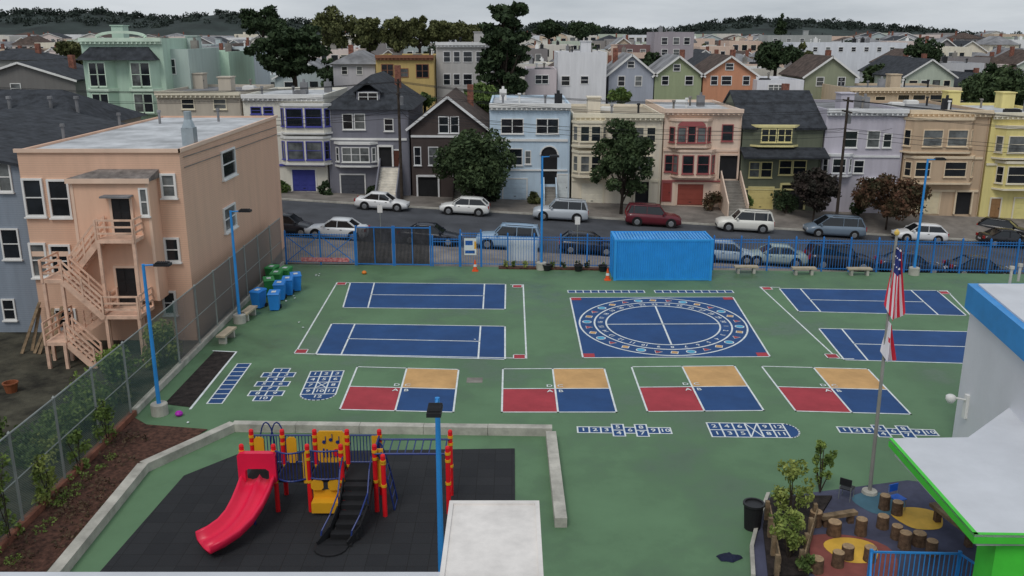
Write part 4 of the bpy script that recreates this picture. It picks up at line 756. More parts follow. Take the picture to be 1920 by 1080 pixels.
for (xa,xb,l) in ((670,738,'left'),(741,808,'right')):
    g=thing('slatted_gate','dark slatted wooden gate with blue frame, '+l+' one of the pair','gate',(fpx(xa),fl(-9),0)); a,b=fpx(xa),fpx(xb); h_=2.55; n=26 if l=='left' else 25
    mb=MB()
    for i in range(n): x=a+.08+(b-a-.16)*i/n; w=(b-a-.16)/n*.82; mb.box(x,x+w,fl(x)-.02,fl(x)+.02,.12,h_-.06)
    mb.build('slat_panel',dwood,g)
    for x in (a,b): mb=MB(); mb.box(x-.05,x+.05,fl(x)-.06,fl(x)+.06,0,h_+.1); mb.build('post',bluef,g)
    mb=MB()
    for zz in (h_,.1): mb.beam((a+.05,fl(a)-.03,zz),(b-.05,fl(b)-.03,zz),.06,.07)
    m_=(a+b)/2; mb.beam((m_,fl(m_)-.05,.14),(m_,fl(m_)-.05,h_-.04),.06,.05); mb.build('gate_frame',bluef,g)
g=thing('entrance_gate','narrow blue entrance gate with white notice panels','gate',(fpx(882),fl(-3),0)); a,b=fpx(864),fpx(902); bays(a,b,2.3,g,1)
mb=MB(); mb.box(a+.25,b-.3,fl(a)-.1,fl(a)-.06,.8,1.9); sg=mb.build('notice_panel',mat('sign_white',S(210,215,215),.6,.05),g); mb=MB(); y=fl(a)-.103
mb.box(a+.32,a+.8,y,y+.002,1.45,1.75); mb.box(a+.3,b-.4,y,y+.002,.9,1.1); mb.build('notice_print',mat('sign_blue',S(40,90,160),.6,.3,8),sg); mb=MB(); mb.box(a+.9,a+1.02,y,y+.002,1.2,1.7); mb.build('notice_symbol',yel,sg)
mb=MB(); x=fpx(980); mb.box(fpx(950),fpx(1008),fl(x)+.5,fl(x)+.55,.3,1.7); single(mb,'white_board',mat('sign_white'),'plain white board behind the fence beside the silver blue suv','board',(x,fl(x)+.5,0))
mb=MB(); mb.prism([(fpx(935),fl(0)-.5),(fpx(1148),fl(8)-.5),(fpx(1148),fl(8)-.02),(fpx(935),fl(0)-.02)],0,.1); struct('flower_bed',mb,mulch,'narrow mulch bed at the foot of the blue fence')
for i,px in enumerate((948,962,985,1035,1056,1083,1100,1130)):
    x=fpx(px); bush(x,fl(x)-.3,.1,.22,'little leafy plant in the mulch bed, %s from the left'%ON[i],R.choice((lm,lg,ly)),120,.07,h=.4,name='small_plant',cat='plant')
for i,px in enumerate((1025,1083,1128)):
    x=fpx(px); mb=MB(); mb.lathe(x,fl(x)-.75,[(.2,0),(.28,.35),(.31,.35),(.31,.4),(.25,.4),(.22,.2)],12); single(mb,'plant_pot',dark,'black plant pot standing before the blue fence, %s from the left'%ON[i],'plant pot',(x,fl(x)-.75,0))
# container
cx0,cx1=6.25,12.3; cy0=53.95; cy1=cy0+2.44; ch=2.6
g=thing('shipping_container','blue corrugated steel container standing by the blue fence','container',(9.3,55.1,0)); mb=MB()
n=42; w=(cx1-cx0-.3)/n
for i in range(n):
    x=cx0+.15+i*w; k=[(0,.05),(.3,.05),(.5,0),(.8,0),(1,.05)]
    for (a,da),(b,db) in zip(k,k[1:]): mb.poly([(x+a*w,cy0+da,.15),(x+b*w,cy0+db,.15),(x+b*w,cy0+db,ch-.1),(x+a*w,cy0+da,ch-.1)])
mb.build('side_panel',blue,g); mb=MB(); mb.box(cx0+.15,cx1-.15,cy0+.06,cy1-.002,.1,ch-.12); mb.build('container_shell',blue,g)
mb=MB(); n=30; w=(cx1-cx0-.2)/n
for i in range(n): x=cx0+.1+i*w; mb.box(x,x+w*.55,cy0+.1,cy1-.1,ch-.11,ch-.04)
mb.build('roof_panel',mat('faded_blue_roof',S(70,135,185,.62),.6,.15,1.2),g)
for x in (cx0,cx1-.16):
    for y in (cy0-.01,cy1-.14): mb=MB(); mb.box(x,x+.16,y,y+.15,0,ch); mb.build('corner_post',blue,g)
for zz in (.02,ch-.13):
    for q in ((cx0+.16,cx1-.16,cy0-.005,cy0+.1),(cx0+.16,cx1-.16,cy1-.1,cy1),(cx0+.02,cx0+.12,cy0+.14,cy1-.14),(cx1-.12,cx1-.02,cy0+.14,cy1-.14)): mb=MB(); mb.box(*q,zz,zz+.125); mb.build('edge_rail',blue,g)
mb=MB(); mb.box(cx0,cx0+.05,cy0+.16,cy1-.16,.15,ch-.14)
for y in (.5,.9,1.5,1.9): mb.tube((cx0-.04,cy0+y,.1),(cx0-.04,cy0+y,ch-.1),.02)
mb.build('container_door',blue,g)
pbl=mat('pole_blue',S(40,115,175,.6),.5,.1)
def lamp(x,y,h,l,arm=(1,0)):
    g=thing('lamp_post',l,'lamp post',(x,y,0)); mb=MB(); mb.tube((x,y,.45),(x,y,h),.085,.06,10); mb.build('pole',pbl,g)
    mb=MB(); mb.lathe(x,y,[(.33,0),(.33,.45),(.3,.48)],16); mb.build('footing',conc,g)
    e=(x+arm[0]*.55,y+arm[1]*.55,h-.02); mb=MB(); mb.tube((x,y,h-.05),e,.035); mb.build('arm',pbl,g)
    f=frame_fn((x,y),(x+arm[0],y+arm[1])); mb=MB(f); mb.box(.45,1.05,-.17,.17,h-.06,h+.04)
    for i in range(7): mb.box(.52+i*.07,.545+i*.07,-.16,.16,h+.04,h+.09)
    mb.build('lamp_head',dark,g)
lamp(-14.1,33.6,6.2,'blue lamp post at left beside the mulch bed'); p=PZ(450,605); z=PY(437,395,p[1])[2]; lamp(p[0],p[1],z,'blue lamp post at left beside the bins')
lamp(-1.8,20.3,6.25,'blue lamp post nearest the camera in front of the play structure',(0,-1)); p=PZ(1015,505); lamp(p[0],p[1],7.3,'blue lamp post in the middle of the fence'); p=PZ(1713,515); lamp(p[0],p[1],7.3,'blue lamp post at the right end of the fence')
bb=mat('bin_blue',S(35,110,180,.6),.5,.1); bg=mat('bin_green',S(48,120,65,.6),.5,.1)
def binn(px,py,m,l,rot):
    p=PZ(px,py); g=thing('wheelie_bin',l,'bin',(0,0,0),'bins clustered by the chain link fence'); s=[]
    for z,w,d in ((.06,.24,.26),(.9,.3,.36),(.96,.32,.38)): s.append([(-w,-d,z),(w,-d,z),(w,d,z),(-w,d,z)])
    mb=MB(); mb.loft(s); mb.build('bin_body',m,g); mb=MB(); mb.loft([[(-.33,-.4,.965),(.33,-.4,.965),(.33,.4,.99),(-.33,.4,.99)],[(-.3,-.35,1.03),(.3,-.35,1.03),(.3,.36,1.08),(-.3,.36,1.08)]]); ld=mb.build('lid',m,g)
    mb=MB(); mb.box(-.12,.12,-.2,.1,1.05,1.075); mb.build('lid_sticker',linew,ld)
    for x in (-.27,.27): mb=MB(); mb.tube((x-.03,.3,.12),(x+.03,.3,.12),.12,n=12); mb.build('wheel',blk,g)
    mb=MB(); mb.tube((-.25,.44,.98),(.25,.44,.98),.02); mb.build('handle',dark,g); g.location=p; g.rotation_euler=(0,0,rot)
for px,py,m,l in ((486,577,bb,'blue wheelie bin at the front left of the cluster'),(516,581,bb,'blue wheelie bin at the very front of the cluster'),(526,562,bb,'blue wheelie bin second from the front at right'),(541,553,bb,'blue wheelie bin in the middle of the right side'),(556,545,bb,'blue wheelie bin at the right end of the cluster'),(506,554,bg,'green wheelie bin behind the front blue bins'),(520,541,bg,'green wheelie bin in the middle of the cluster'),(512,530,bg,'green wheelie bin at the back left'),(537,533,bg,'green wheelie bin at the back right')): binn(px,py,m,l,R.uniform(-.5,.5))
def bench(px,py,l,rot=0,L_=1.5):
    p=PZ(px,py); g=thing('stone_bench',l,'bench',p); f=frame_fn((p[0],p[1]),(p[0]+math.cos(rot),p[1]+math.sin(rot)))
    mb=MB(f); mb.box(-L_/2,L_/2,-.23,.23,.38,.48); mb.build('seat',mat('bench_concrete',S(160,148,128),.9,.15,1.5,.2),g)
    for s in (-.5,.5): mb=MB(f); mb.box(s-.08+.0,s+.08,-.18,.18,0,.38); mb.build('leg',conc,g)
bench(1398,512,'concrete bench just right of the blue container'); bench(1506,515,'middle concrete bench of the three along the blue fence'); bench(1610,516,'rightmost concrete bench of the three along the blue fence')
bench(467,596,'concrete bench by the lamp post next to the bins',math.pi/2-.1); bench(426,638,'concrete bench by the fence nearer the dark planting bed',math.pi/2-.1)
orm=mat('cone_orange',S(225,90,40,.6),.5,.06)
for px,py,l in ((891,508,'orange traffic cone in front of the entrance gate'),(1139,525,'orange traffic cone at the left end of the container')):
    p=PZ(px,py); g=thing('traffic_cone',l,'traffic cone',p); mb=MB(); mb.box(p[0]-.2,p[0]+.2,p[1]-.2,p[1]+.2,0,.04); mb.build('base',orm,g); mb=MB(); mb.lathe(p[0],p[1],[(.15,.04),(.04,.72)],14); mb.build('cone_body',orm,g); mb=MB(); mb.lathe(p[0],p[1],[(.115,.3),(.09,.45)],14); mb.build('stripe',linew,g)
p=PZ(890,713); mb=MB(); mb.box(p[0]-.35,p[0]+.35,p[1]-.3,p[1]+.3,.001,.012); single(mb,'drain_cover',concd,'square drain cover right of the leftmost four square court','drain cover',p)
for i in range(12):
    px,py=R.choice(((350,790),(560,610),(650,605),(470,625),(545,560),(600,513),(683,513),(1345,1015),(888,728),(885,640))); 
    p=PZ(px+R.uniform(-9,9),py+R.uniform(-6,6),.02); mb=MB(); mb.poly([(p[0]+.07*math.cos(t)*R.uniform(.6,1.2),p[1]+.07*math.sin(t),.035+R.uniform(0,.03)) for t in (0,1,2,3,4,5)]); single(mb,'litter_scrap',linew,'small pale scrap of litter lying on the yard','litter',p,'scraps of litter on the yard')
for px,py,c,l in ((336,780,(150,30,150),'small purple ball near the left lamp post footing'),(683,514,(215,120,40),'flat orange cone marker near the blue gate')):
    p=PZ(px,py); mb=MB(); mb.lathe(p[0],p[1],[(.05,.0),(.14,.05),(.16,.12),(.1,.2),(.02,.23)],10); single(mb,'play_toy',mat('toy_%d'%c[0],S(*c),.5,.05),l,'toy',p)
p=PZ(1366,1047); mb=MB(); V=[]; nn_=14
for k,(rr,zz) in enumerate(((.3,.01),(.26,.06),(.18,.1),(.05,.11))): V.append([(p[0]+rr*(1+.2*math.sin(3*t+1))*math.cos(t)*1.2,p[1]+rr*(1+.15*math.cos(5*t))*math.sin(t)*.7,zz+(.03*math.sin(4*t+k) if k in(1,2) else 0)) for t in [2*math.pi*i/nn_ for i in range(nn_)]])
mb.loft(V); single(mb,'dropped_jacket',mat('navy_cloth',(.015,.02,.05),.9,.2),'crumpled dark blue jacket lying on the green ground','jacket',p)
p=PZ(1410,990); g=thing('trash_can','black round trash can at the corner of the garden','trash can',p); mb=MB(); mb.lathe(p[0],p[1],[(.24,0),(.3,.8)],16); mb.build('can_body',blk,g); mb=MB(); mb.lathe(p[0],p[1],[(.33,.8),(.33,.87),(.27,.87),(.27,.82)],16); mb.build('rim',dark,g)
# ================= PLAY STRUCTURE
g=thing('play_structure','red, yellow and blue playground climbing structure with slide','play structure',(-6,26.4,0))
DZ=1.15
def post(x,y,h=2.3):
    mb=MB(); mb.tube((x,y,0),(x,y,h),.075,n=12); p=mb.build('post',red,g)
    mb=MB(); mb.lathe(x,y,[(.08,h),(.06,h+.05),(.02,h+.07)],12); mb.build('post_cap',red,p)
    for z in (DZ-.1,DZ+.68,h-.22):
        mb=MB(); mb.lathe(x,y,[(.09,z),(.09,z+.09)],12); mb.build('collar',yel,p)
XS=(-8.45,-7.45,-6.4,-5.35,-4.3)
for x in XS:
    for y in (25.9,27.0): post(x,y)
for y in (25.75,26.95): post(-2.0,y)
post(-4.0,25.6,2.1)
for a,b in zip(XS,XS[1:]): mb=MB(); mb.box(a+.05,b-.05,25.88,27.02,DZ-.1,DZ); mb.build('deck',blk,g)
def barrier(p,q,z0=DZ+.05,z1=DZ+1.,m=navy,bow=0):
    P=Vector(p+(0,));Q=Vector(q+(0,)); n=10; mb=MB(); nrm=Vector((-(Q-P).y,(Q-P).x,0)).normalized()
    pts=[P.lerp(Q,i/n)+nrm*bow*math.sin(math.pi*i/n) for i in range(n+1)]
    for z in (z0,z1): mb.pipe([(a.x,a.y,z) for a in pts],.03)
    for a in pts[1:-1]: mb.tube((a.x,a.y,z0),(a.x,a.y,z1),.016)
    mb.build('barrier',m,g)
barrier((-7.45,25.9),(-6.4,25.9),bow=-.25); barrier((-6.4,25.9),(-5.35,25.9),bow=-.1); barrier((-7.45,27.),(-6.4,27.)); barrier((-5.35,27.),(-4.3,27.)); barrier((-8.45,27.),(-7.45,27.)); barrier((-4.3,25.9),(-4.3,27.))
def panel(x0,x1,y,z0,z1,name,m=yel):
    mb=MB(); c=.08; pl=[(x0+c,z0),(x1-c,z0),(x1,z0+c),(x1,z1-c),(x1-c,z1),(x0+c,z1),(x0,z1-c),(x0,z0+c)] if x1-x0>.3 else [(x0,z0),(x1,z0),(x1,z1),(x0,z1)]; n=len(pl)
    mb.add([(x,y-.03,z) for x,z in pl]+[(x,y+.03,z) for x,z in pl],[list(range(n)),list(range(n,2*n))[::-1]]+[(i,(i+1)%n,(i+1)%n+n,i+n) for i in range(n)]); return mb.build(name,m,g)
pn_=panel(-6.32,-5.43,27.0,DZ+.05,DZ+1.15,'music_panel'); mb=MB()
for i in range(6): x=-6.15+.11*i; mb.box(x,x+.05,26.945,26.968,DZ+.25,DZ+.55-.03*i)
for i in range(3): x,z=-6.1+.22*i,DZ+.78+.08*(i%2); mb.tube((x,26.945,z),(x,26.968,z),.06,n=10); mb.box(x+.04,x+.06,26.945,26.968,z,z+.2)
mb.build('panel_symbols',navy,pn_); mb=MB(); mb.tube((-5.7,26.94,DZ+.4),(-5.7,26.968,DZ+.4),.14,n=12); mb.build('panel_disc',red,pn_)
for x in (-8.25,-7.2): panel(x-.12,x+.2,26.97,DZ+.05,DZ+.95,'side_panel')
panel(-6.34,-5.95,25.86,DZ-.35,DZ+.0,'side_panel'); panel(-5.8,-5.42,25.86,DZ-.35,DZ+.0,'side_panel'); panel(-4.27,-4.05,26.0,DZ-.3,DZ+1.,'side_panel'); panel(-4.55,-4.32,27.0,DZ+.05,DZ+1.,'side_panel'); panel(-6.55,-6.43,25.85,DZ-.1,DZ+1.,'side_panel')
mb=MB(); mb.box(-6.3,-5.45,25.55,25.95,.42,.5); mb.box(-6.3,-5.45,25.93,25.99,.5,.75); mb.box(-6.3,-5.45,25.55,25.6,.15,.42); mb.build('bench_seat',yel,g)
path=[(-7.95,25.9,DZ+.02),(-7.95,25.55,DZ-.02),(-7.97,25.15,1.0),(-8.05,24.75,.8),(-8.2,24.35,.58),(-8.42,24.,.42),(-8.7,23.68,.33),(-9.0,23.42,.28)]
ss=[]
for i,p in enumerate(path):
    a=Vector(path[max(0,i-1)]);b=Vector(path[min(len(path)-1,i+1)]); d=(b-a); d.z=0; d.normalize(); n_=Vector((-d.y,d.x,0)); P=Vector(p)
    pr=[(-.55,.22),(-.51,.27),(-.45,.23),(-.4,.04),(-.22,-.02),(-.08,.03),(0,.16),(.08,.03),(.22,-.02),(.4,.04),(.45,.23),(.51,.27),(.55,.22),(.52,0),(.36,-.09),(0,-.09),(-.36,-.09),(-.52,0)]
    ss.append([tuple(P+n_*s+Vector((0,0,z))) for s,z in pr])
mb=MB(); mb.loft(ss); sl_=mb.build('slide',pred,g,True)
mb=MB(); y0_,y1_=25.66,25.86
outer=[(-8.54,DZ),(-8.54,DZ+.92),(-8.48,DZ+1.0),(-7.42,DZ+1.0),(-7.36,DZ+.92),(-7.36,DZ)]; inner=[(-8.32,DZ),(-8.32,DZ+.4),(-8.22,DZ+.48),(-7.68,DZ+.48),(-7.58,DZ+.4),(-7.58,DZ)]
vs=[(x,y,z) for y in (y0_,y1_) for pl in (outer,inner) for x,z in pl]
fs=[]
for i in range(5):
    fs+=[(i,i+1,6+i+1,6+i),(12+i,12+i+1,18+i+1,18+i),(i,i+1,12+i+1,12+i),(6+i,6+i+1,18+i+1,18+i)]
mb.add(vs,fs); mb.build('slide_hood',pred,g)
for q in (((-8.9,23.6,0),(-8.9,23.6,.22)),((-7.97,25.1,0),(-7.97,25.1,.9))): mb=MB(); mb.tube(*q,.04); mb.build('slide_support',navy,g)
n=7
for i in range(n):
    z=DZ*(n-i-.3)/n; y=25.82-.29*i; sh=-.06*max(0,i-3)**1.5; mb=MB(); mb.box(-5.26+sh,-4.44+sh,y-.29,y,z-.16,z); mb.build('step',blk,g)
for x,sh in ((-5.3,-.45),(-4.4,-.45)):
    cv=[(x,25.88,DZ-.05),(x,24.9,.66),(x+sh*.35,24.3,.3),(x+sh,23.82,.06)]
    mb=MB()
    for a,b in zip(cv,cv[1:]): mb.beam(a,b,.05,.34)
    mb.build('stair_stringer',blk,g)
    mb=MB(); mb.pipe([(x,25.88,DZ+.8),(x,25.4,DZ+.6),(x,24.9,1.2),(x+sh*.35,24.3,.8),(x+sh*.8,24.0,.45),(x+sh*.9,23.95,.15)],.025)
    a=cv[1]; mb.tube(a,(a[0],a[1],a[2]+.54),.018)
    mb.build('handrail',navy,g)
mb=MB(); mb.lathe(-5.35,23.75,[(.5,.03),(.5,.08),(.45,.1)],16); mb.build('landing_pad',blk,g)
mb=MB()
for y in (25.85,26.9): mb.tube((-4.3,y,2.05),(-2.0,y,2.05),.035)
for i in range(9): x=-4.1+i*.25; mb.tube((x,25.85,2.05),(x,26.9,2.05),.02)
mb.build('monkey_bars',navy,g); mb=MB()
for z in (.35,.7,1.05): mb.tube((-2.,25.75,z),(-2.,26.95,z),.025)
mb.build('end_rungs',red,g)
mb=MB(); pts0=[(-4.25+.5*t/8,25.95,DZ+.9-(DZ+.85)*(t/8)**1.5) for t in range(9)]; pts1=[(x,y+.7,z) for x,y,z in pts0]; mb.pipe(pts0,.03); mb.pipe(pts1,.03)
for a,b in zip(pts0[1:],pts1[1:]): mb.tube(a,b,.02)
mb.build('arch_climber',navy,g)
for dx in (0,.35): 
    mb=MB(); mb.pipe([(-8.3+dx+.5*(1-math.cos(math.pi*t/10))/2,27.35,1.4+1.05*math.sin(math.pi*t/10)) for t in range(11)],.024)
    mb.build('loop_rail',navy,g)
for x in (-8.3,-7.45): mb=MB(); mb.pipe([(x,27.0,DZ),(x,27.35,1.4)],.02); mb.build('loop_bracket',navy,g)
# ================= FLAGPOLE
fx,fy=11.85,27.1; g=thing('flagpole','grey metal flagpole standing in the yard near the garden','flagpole',(fx,fy,0)); mb=MB(); mb.tube((fx,fy,.1),(fx-.1,fy,8.75),.065,.04,10); mb.build('pole',mat('flagpole_metal',S(140,138,132),.45,.12,metal=.3),g); mb=MB(); mb.lathe(fx-.1,fy,[(.02,8.72),(.08,8.8),(.08,8.86),(.02,8.94)],10); mb.build('ball_finial',mat('gold',S(190,160,80),.4,.05),g); mb=MB(); mb.lathe(fx,fy,[(.26,0),(.24,.12),(.12,.14)],14); mb.build('footing',conc,g)
fr_=mat('flag_red',S(160,35,50,.5),.8,.05); fw_=mat('flag_white',S(205,200,205,.5),.8,.05); fb_=mat('flag_blue',S(30,40,90,.5),.8,.05)
def flag(z1,z0,w,cols_,label,canton=False,name='flag'):
    mb=MB(); nu,nv=13,16
    def P(i,j):
        u=i/nu; v=j/nv; x=fx-.04+(u-.32)*w*(.35+.75*v)*.8; return (x,fy-.1+.13*math.sin(u*9+v*2)*(.4+v),z1-(z1-z0)*(v*(.82+.18*math.sin(u*3.1)))-.16*u)
    for i in range(nu):
        for j in range(nv):
            mb.m=cols_(i,j); mb.poly([P(i,j),P(i+1,j),P(i+1,j+1),P(i,j+1)])
    if canton:
        mb.m=1
        for i in range(2,12,2):
            for j in range(0,6,2): p=P(i,j); q=.022; mb.poly([(p[0]-q,p[1]-.03,p[2]-.05-q),(p[0]+q,p[1]-.03,p[2]-.05-q),(p[0]+q,p[1]-.03,p[2]-.05+q),(p[0]-q,p[1]-.03,p[2]-.05+q)])
    single(mb,name,[fr_,fw_,fb_],label,'flag',(fx,fy,z1),smooth=False)
flag(8.45,6.1,.62,lambda i,j:2 if (j<6 and i<12) else (0 if i%2==0 else 1),'limp striped red and white flag with starry blue corner on the flagpole',True)
flag(6.05,4.75,.45,lambda i,j:0 if (i>10 or (i in(4,5,6) and 5<j<8)) else 1,'small limp white flag with red edge hanging below the striped flag')
# ================= SCHOOL BUILDINGS
swall=mat('school_white_wall',S(196,196,200),.8,.04,.4,.1,20); wroof=mat('white_roof',S(178,180,184),.8,.06,.5,.1)
g=thing('school_building','white school building with blue fascia at the right edge','building',(22,29,0))
xa,ya=16.6,31.4; xb,yb=15.2,23.; P_=[(xa,ya),(xb,yb),(40,yb),(40,ya)]
mb=MB(); mb.prism(P_,0,5.1); mb.build('wall',swall,g); mb=MB(); mb.prism([(xa-.15,ya+.15),(xb-.15,yb-.15),(40.2,yb-.15),(40.2,ya+.15)],5.1,6.0); mb.build('fascia',mat('school_blue',S(45,112,165,.55),.5,.08),g)
mb=MB(); mb.prism([(xa+.1,ya-.1),(xb+.1,yb+.1),(39.9,yb+.1),(39.9,ya-.1)],6.0,6.06); rf=mb.build('roof',wroof,g)
for px,py in ((1893,520),(1909,515)):
    x,y,_=PZ(px,py+12,6.0); mb=MB(); mb.tube((x,y,6),(x,y,6.55),.05,n=8); mb.lathe(x,y,[(.09,6.55),(.09,6.65)],8); mb.build('roof_pipe',conc,rf)
def wl(y): return xa+(xb-xa)*(ya-y)/(ya-yb)
c=thing('security_camera','white dome security camera on the school wall','camera',(wl(30.3),30.3,1.9)); 
mb=MB(); x=wl(30.3); mb.box(x-.12,x,30.2,30.4,1.3,2.2); mb.tube((x-.1,30.3,2.),(x-.6,30.3,2.1),.04); mb.build('bracket',white,c); mb=MB(); mb.lathe(x-.65,30.3,[(.1,2.2),(.17,2.15),(.17,2.02),(.1,1.9),(.02,1.86)],12); mb.build('dome',white,c,True)
g=thing('entrance_canopy','white flat canopy with bright green edge at lower right','canopy',(14,22,0)); zc=3.2
pl=[PZ(1667,823,zc)[:2],PZ(1820,1004,zc)[:2],(16.5,19.0),(20,24.),PZ(1920,745,zc)[:2],PZ(1815,821,zc)[:2]]
pl[1]=(pl[0][0]-.1,PZ(1820,1004,zc)[1]); mb=MB(); mb.prism(pl,zc-.04,zc+.02); mb.build('canopy_roof',wroof,g)
for a,b in ((pl[0],pl[1]),(pl[1],pl[2])):
    dx,dy=b[0]-a[0],b[1]-a[1]; l=math.hypot(dx,dy); nx,ny=dy/l*.1,-dx/l*.1; mb=MB(); mb.prism([(a[0]-nx,a[1]-ny),(b[0]-nx,b[1]-ny),b,a],zc-.22,zc+.03); mb.build('green_edge',greenpaint,g)
mb=MB(); mb.box(11.7,12.6,19.4,20.2,0,zc-.31); mb.build('column',greenpaint,g); mb=MB(); mb.box(11.1,16.4,19.2,24.,zc-.3,zc-.05); mb.build('ceiling',mat('canopy_ceiling',W(150,150,150),.8),g)
g=thing('school_roof','flat white school roof edge along the bottom left of the view','building',(-8,10,0)); mb=MB(); mb.box(-30,-1.2,0,13.2,0,5.75); mb.build('wall',swall,g); mb=MB(); mb.box(-30.1,-1.1,-.1,13.35,5.76,6.0); mb.build('roof_edge',wroof,g)
g=thing('roof_box','white box shaped roof cover at the bottom centre','roof box',(-.3,11.9,0)); bx0,bx1=PZ(843,941,7)[0],PZ(1011,941,7)[0]; mb=MB(); mb.box(bx0+.04,bx1-.04,9.5,13.85,0,6.85); mb.build('box_body',swall,g); mb=MB(); mb.box(bx0,bx1,9.4,13.9,6.85,7.0); mb.box(bx0,bx1,13.8,13.9,7.0,7.03);mb.box(bx0,bx0+.07,9.4,13.8,7.0,7.03);mb.box(bx1-.07,bx1,9.4,13.8,7.0,7.03); mb.build('box_lid',mat('stained_white',S(205,200,195),.8,.1,1.6,.1),g)
# ================= GARDEN
fm_=mat('garden_play_floor',S(66,68,86),.9,.2,.8,.2,30)
mb=MB(); mb.prism([PZ(1440,935)[:2],PZ(1418,990)[:2],PZ(1408,1040)[:2],PZ(1420,1100)[:2],(9.5,18),(16.5,18),(16.5,27),(13.5,28)],-.05,.02); struct('garden_floor',mb,fm_,'purple grey rubber floor of the outdoor classroom')
def disc(px,py,r,m,z,l):
    p=PZ(px,py); mb=MB(); mb.poly([(p[0]+r*(1+.1*math.sin(3*t))*math.cos(t),p[1]+r*(1+.08*math.cos(2*t))*math.sin(t),z) for t in [2*math.pi*i/28 for i in range(28)]]); single(mb,'floor_patch',m,l,'floor patch',p)
fr2=mat('floor_red',S(120,68,62),.9,.18); disc(1585,1050,1.5,fr2,.026,'reddish curved patch in the outdoor classroom floor'); disc(1722,973,.75,cyel,.03,'yellow round patch by the timber beam'); disc(1598,1033,.75,cyel,.032,'yellow round patch among the front stumps'); disc(1650,945,.8,mat('floor_teal',S(62,94,108),.9,.15),.028,'teal patch near the blue chair')
pk=[PZ(1440,930),PZ(1420,985),PZ(1409,1030),PZ(1412,1085)]; mb=MB()
mb.loft([[(p[0]-.06,p[1],.0),(p[0]+.06,p[1],.0),(p[0]+.06,p[1],.14),(p[0]-.06,p[1],.14)] for p in pk])
single(mb,'curved_kerb',conc,'pale curved kerb along the left side of the garden','kerb',pk[1])
mb=MB(); mb.prism([PZ(1445,935)[:2],PZ(1430,990)[:2],PZ(1440,1085)[:2],PZ(1515,1085)[:2],PZ(1520,1000)[:2],PZ(1560,935)[:2]],0,.12); struct('garden_bed',mb,soil,'dark soil bed of the garden')
for i,(a,b) in enumerate((((1436,980),(1455,1085)),((1525,985),(1500,1075)))):
    A_=PZ(*a);B_=PZ(*b); g=thing('timber_railing','low weathered timber railing on the %s side of the garden bed'%('left' if i==0 else 'right'),'railing',A_)
    for k in range(4): t=k/3; x=A_[0]+(B_[0]-A_[0])*t; y=A_[1]+(B_[1]-A_[1])*t; mb=MB(); mb.box(x-.06,x+.06,y-.06,y+.06,0,.75); mb.build('post',wood,g)
    for z in (.3,.55): mb=MB(); mb.beam((A_[0]+.08,A_[1],z),(B_[0]+.08,B_[1],z),.04,.16); mb.build('rail_board',wood,g)
for (px,py,h_,r_,m_,l,n_) in ((1482,975,2.1,.7,ly,'tall airy yellow green young tree in the middle of the bed',1100),(1537,925,1.9,.42,lmb,'small upright fresh green tree behind the garden bed',800),(1478,1052,1.5,.6,ly,'airy yellow green shrub in the lower part of the bed',900),(1452,1012,.7,.35,lmb,'small shrub at the left railing',350),(1508,1075,.6,.35,lm,'low green shrub at the front of the garden bed',350)):
    p=PZ(px,py); bush(p[0],p[1],.1,r_,l,m_,n_,.075,h=h_,name='garden_shrub',nc=16,cr=(.16,.34))
stt=mat('stump_bark',S(92,72,56),.95,.3,6,.6); stp=mat('stump_top',S(148,124,96),.9,.25,7,.2)
for i,(px,py) in enumerate(((1563,1003),(1613,1003),(1654,990),(1680,1010),(1657,955),(1681,965),(1695,1028),(1722,1022),(1588,1048),(1630,1052),(1570,1062),(1530,1072),(1745,1040),(1528,985))):
    p=PZ(px,py); h_=R.uniform(.38,.55); g=thing('tree_stump','log stump seat with pale cut top in the outdoor classroom','stump',p,'stump seats in the outdoor classroom'); mb=MB(); r_=R.uniform(.16,.21); mb.lathe(p[0],p[1],[(r_*1.08,.02),(r_,h_*.4),(r_,h_)],14); mb.build('bark',stt,g); mb=MB(); mb.lathe(p[0],p[1],[(r_*.97,h_),(r_*.93,h_+.015)],14); mb.build('cut_face',stp,g)
for (a,b,l,hh) in (((1540,970),(1605,960),'weathered log bench at the far end of the stump circle',.35),((1748,945),(1832,1010),'long timber beam bench under the green canopy edge',.45)):
    A_=PZ(*a,hh);B_=PZ(*b,hh); g=thing('log_bench',l,'bench',(A_[0],A_[1],0)); mb=MB(); mb.beam(A_,B_,.22,.12); mb.build('seat',wood,g)
    for t in (.15,.85): x=A_[0]+(B_[0]-A_[0])*t; y=A_[1]+(B_[1]-A_[1])*t; mb=MB(); mb.box(x-.09,x+.09,y-.09,y+.09,0,hh-.08); mb.build('leg',stt,g)
def chair(px,py,m,l,rot):
    p=PZ(px,py); g=thing('school_chair',l,'chair',(0,0,0)); mb=MB(); mb.box(-.2,.2,-.2,.2,.4,.43); mb.build('seat',m,g); mb=MB(); mb.box(-.19,.19,.19,.22,.55,.8); mb.build('backrest',m,g)
    for x in (-.18,.18):
        for y in (-.18,.2): mb=MB(); mb.tube((x,y,0),(x,y,.4 if y<0 else .78),.013); mb.build('leg',galv,g)
    g.location=p; g.rotation_euler=(0,0,rot)
chair(1586,935,dark,'black school chair near the upright young tree',2.5); chair(1680,955,mat('chair_blue',S(30,90,180),.5),'blue school chair by the far stumps',.4)
g=thing('blue_railing','bright blue picket railing at the bottom right','railing',(11,21,0)); A_=PZ(1634,1035,1.0); B_=PZ(1800,1038,1.0); C_=PZ(1870,1085,1.0); A0=PZ(1630,1120,1.0); q=[A0,A_,B_,C_]
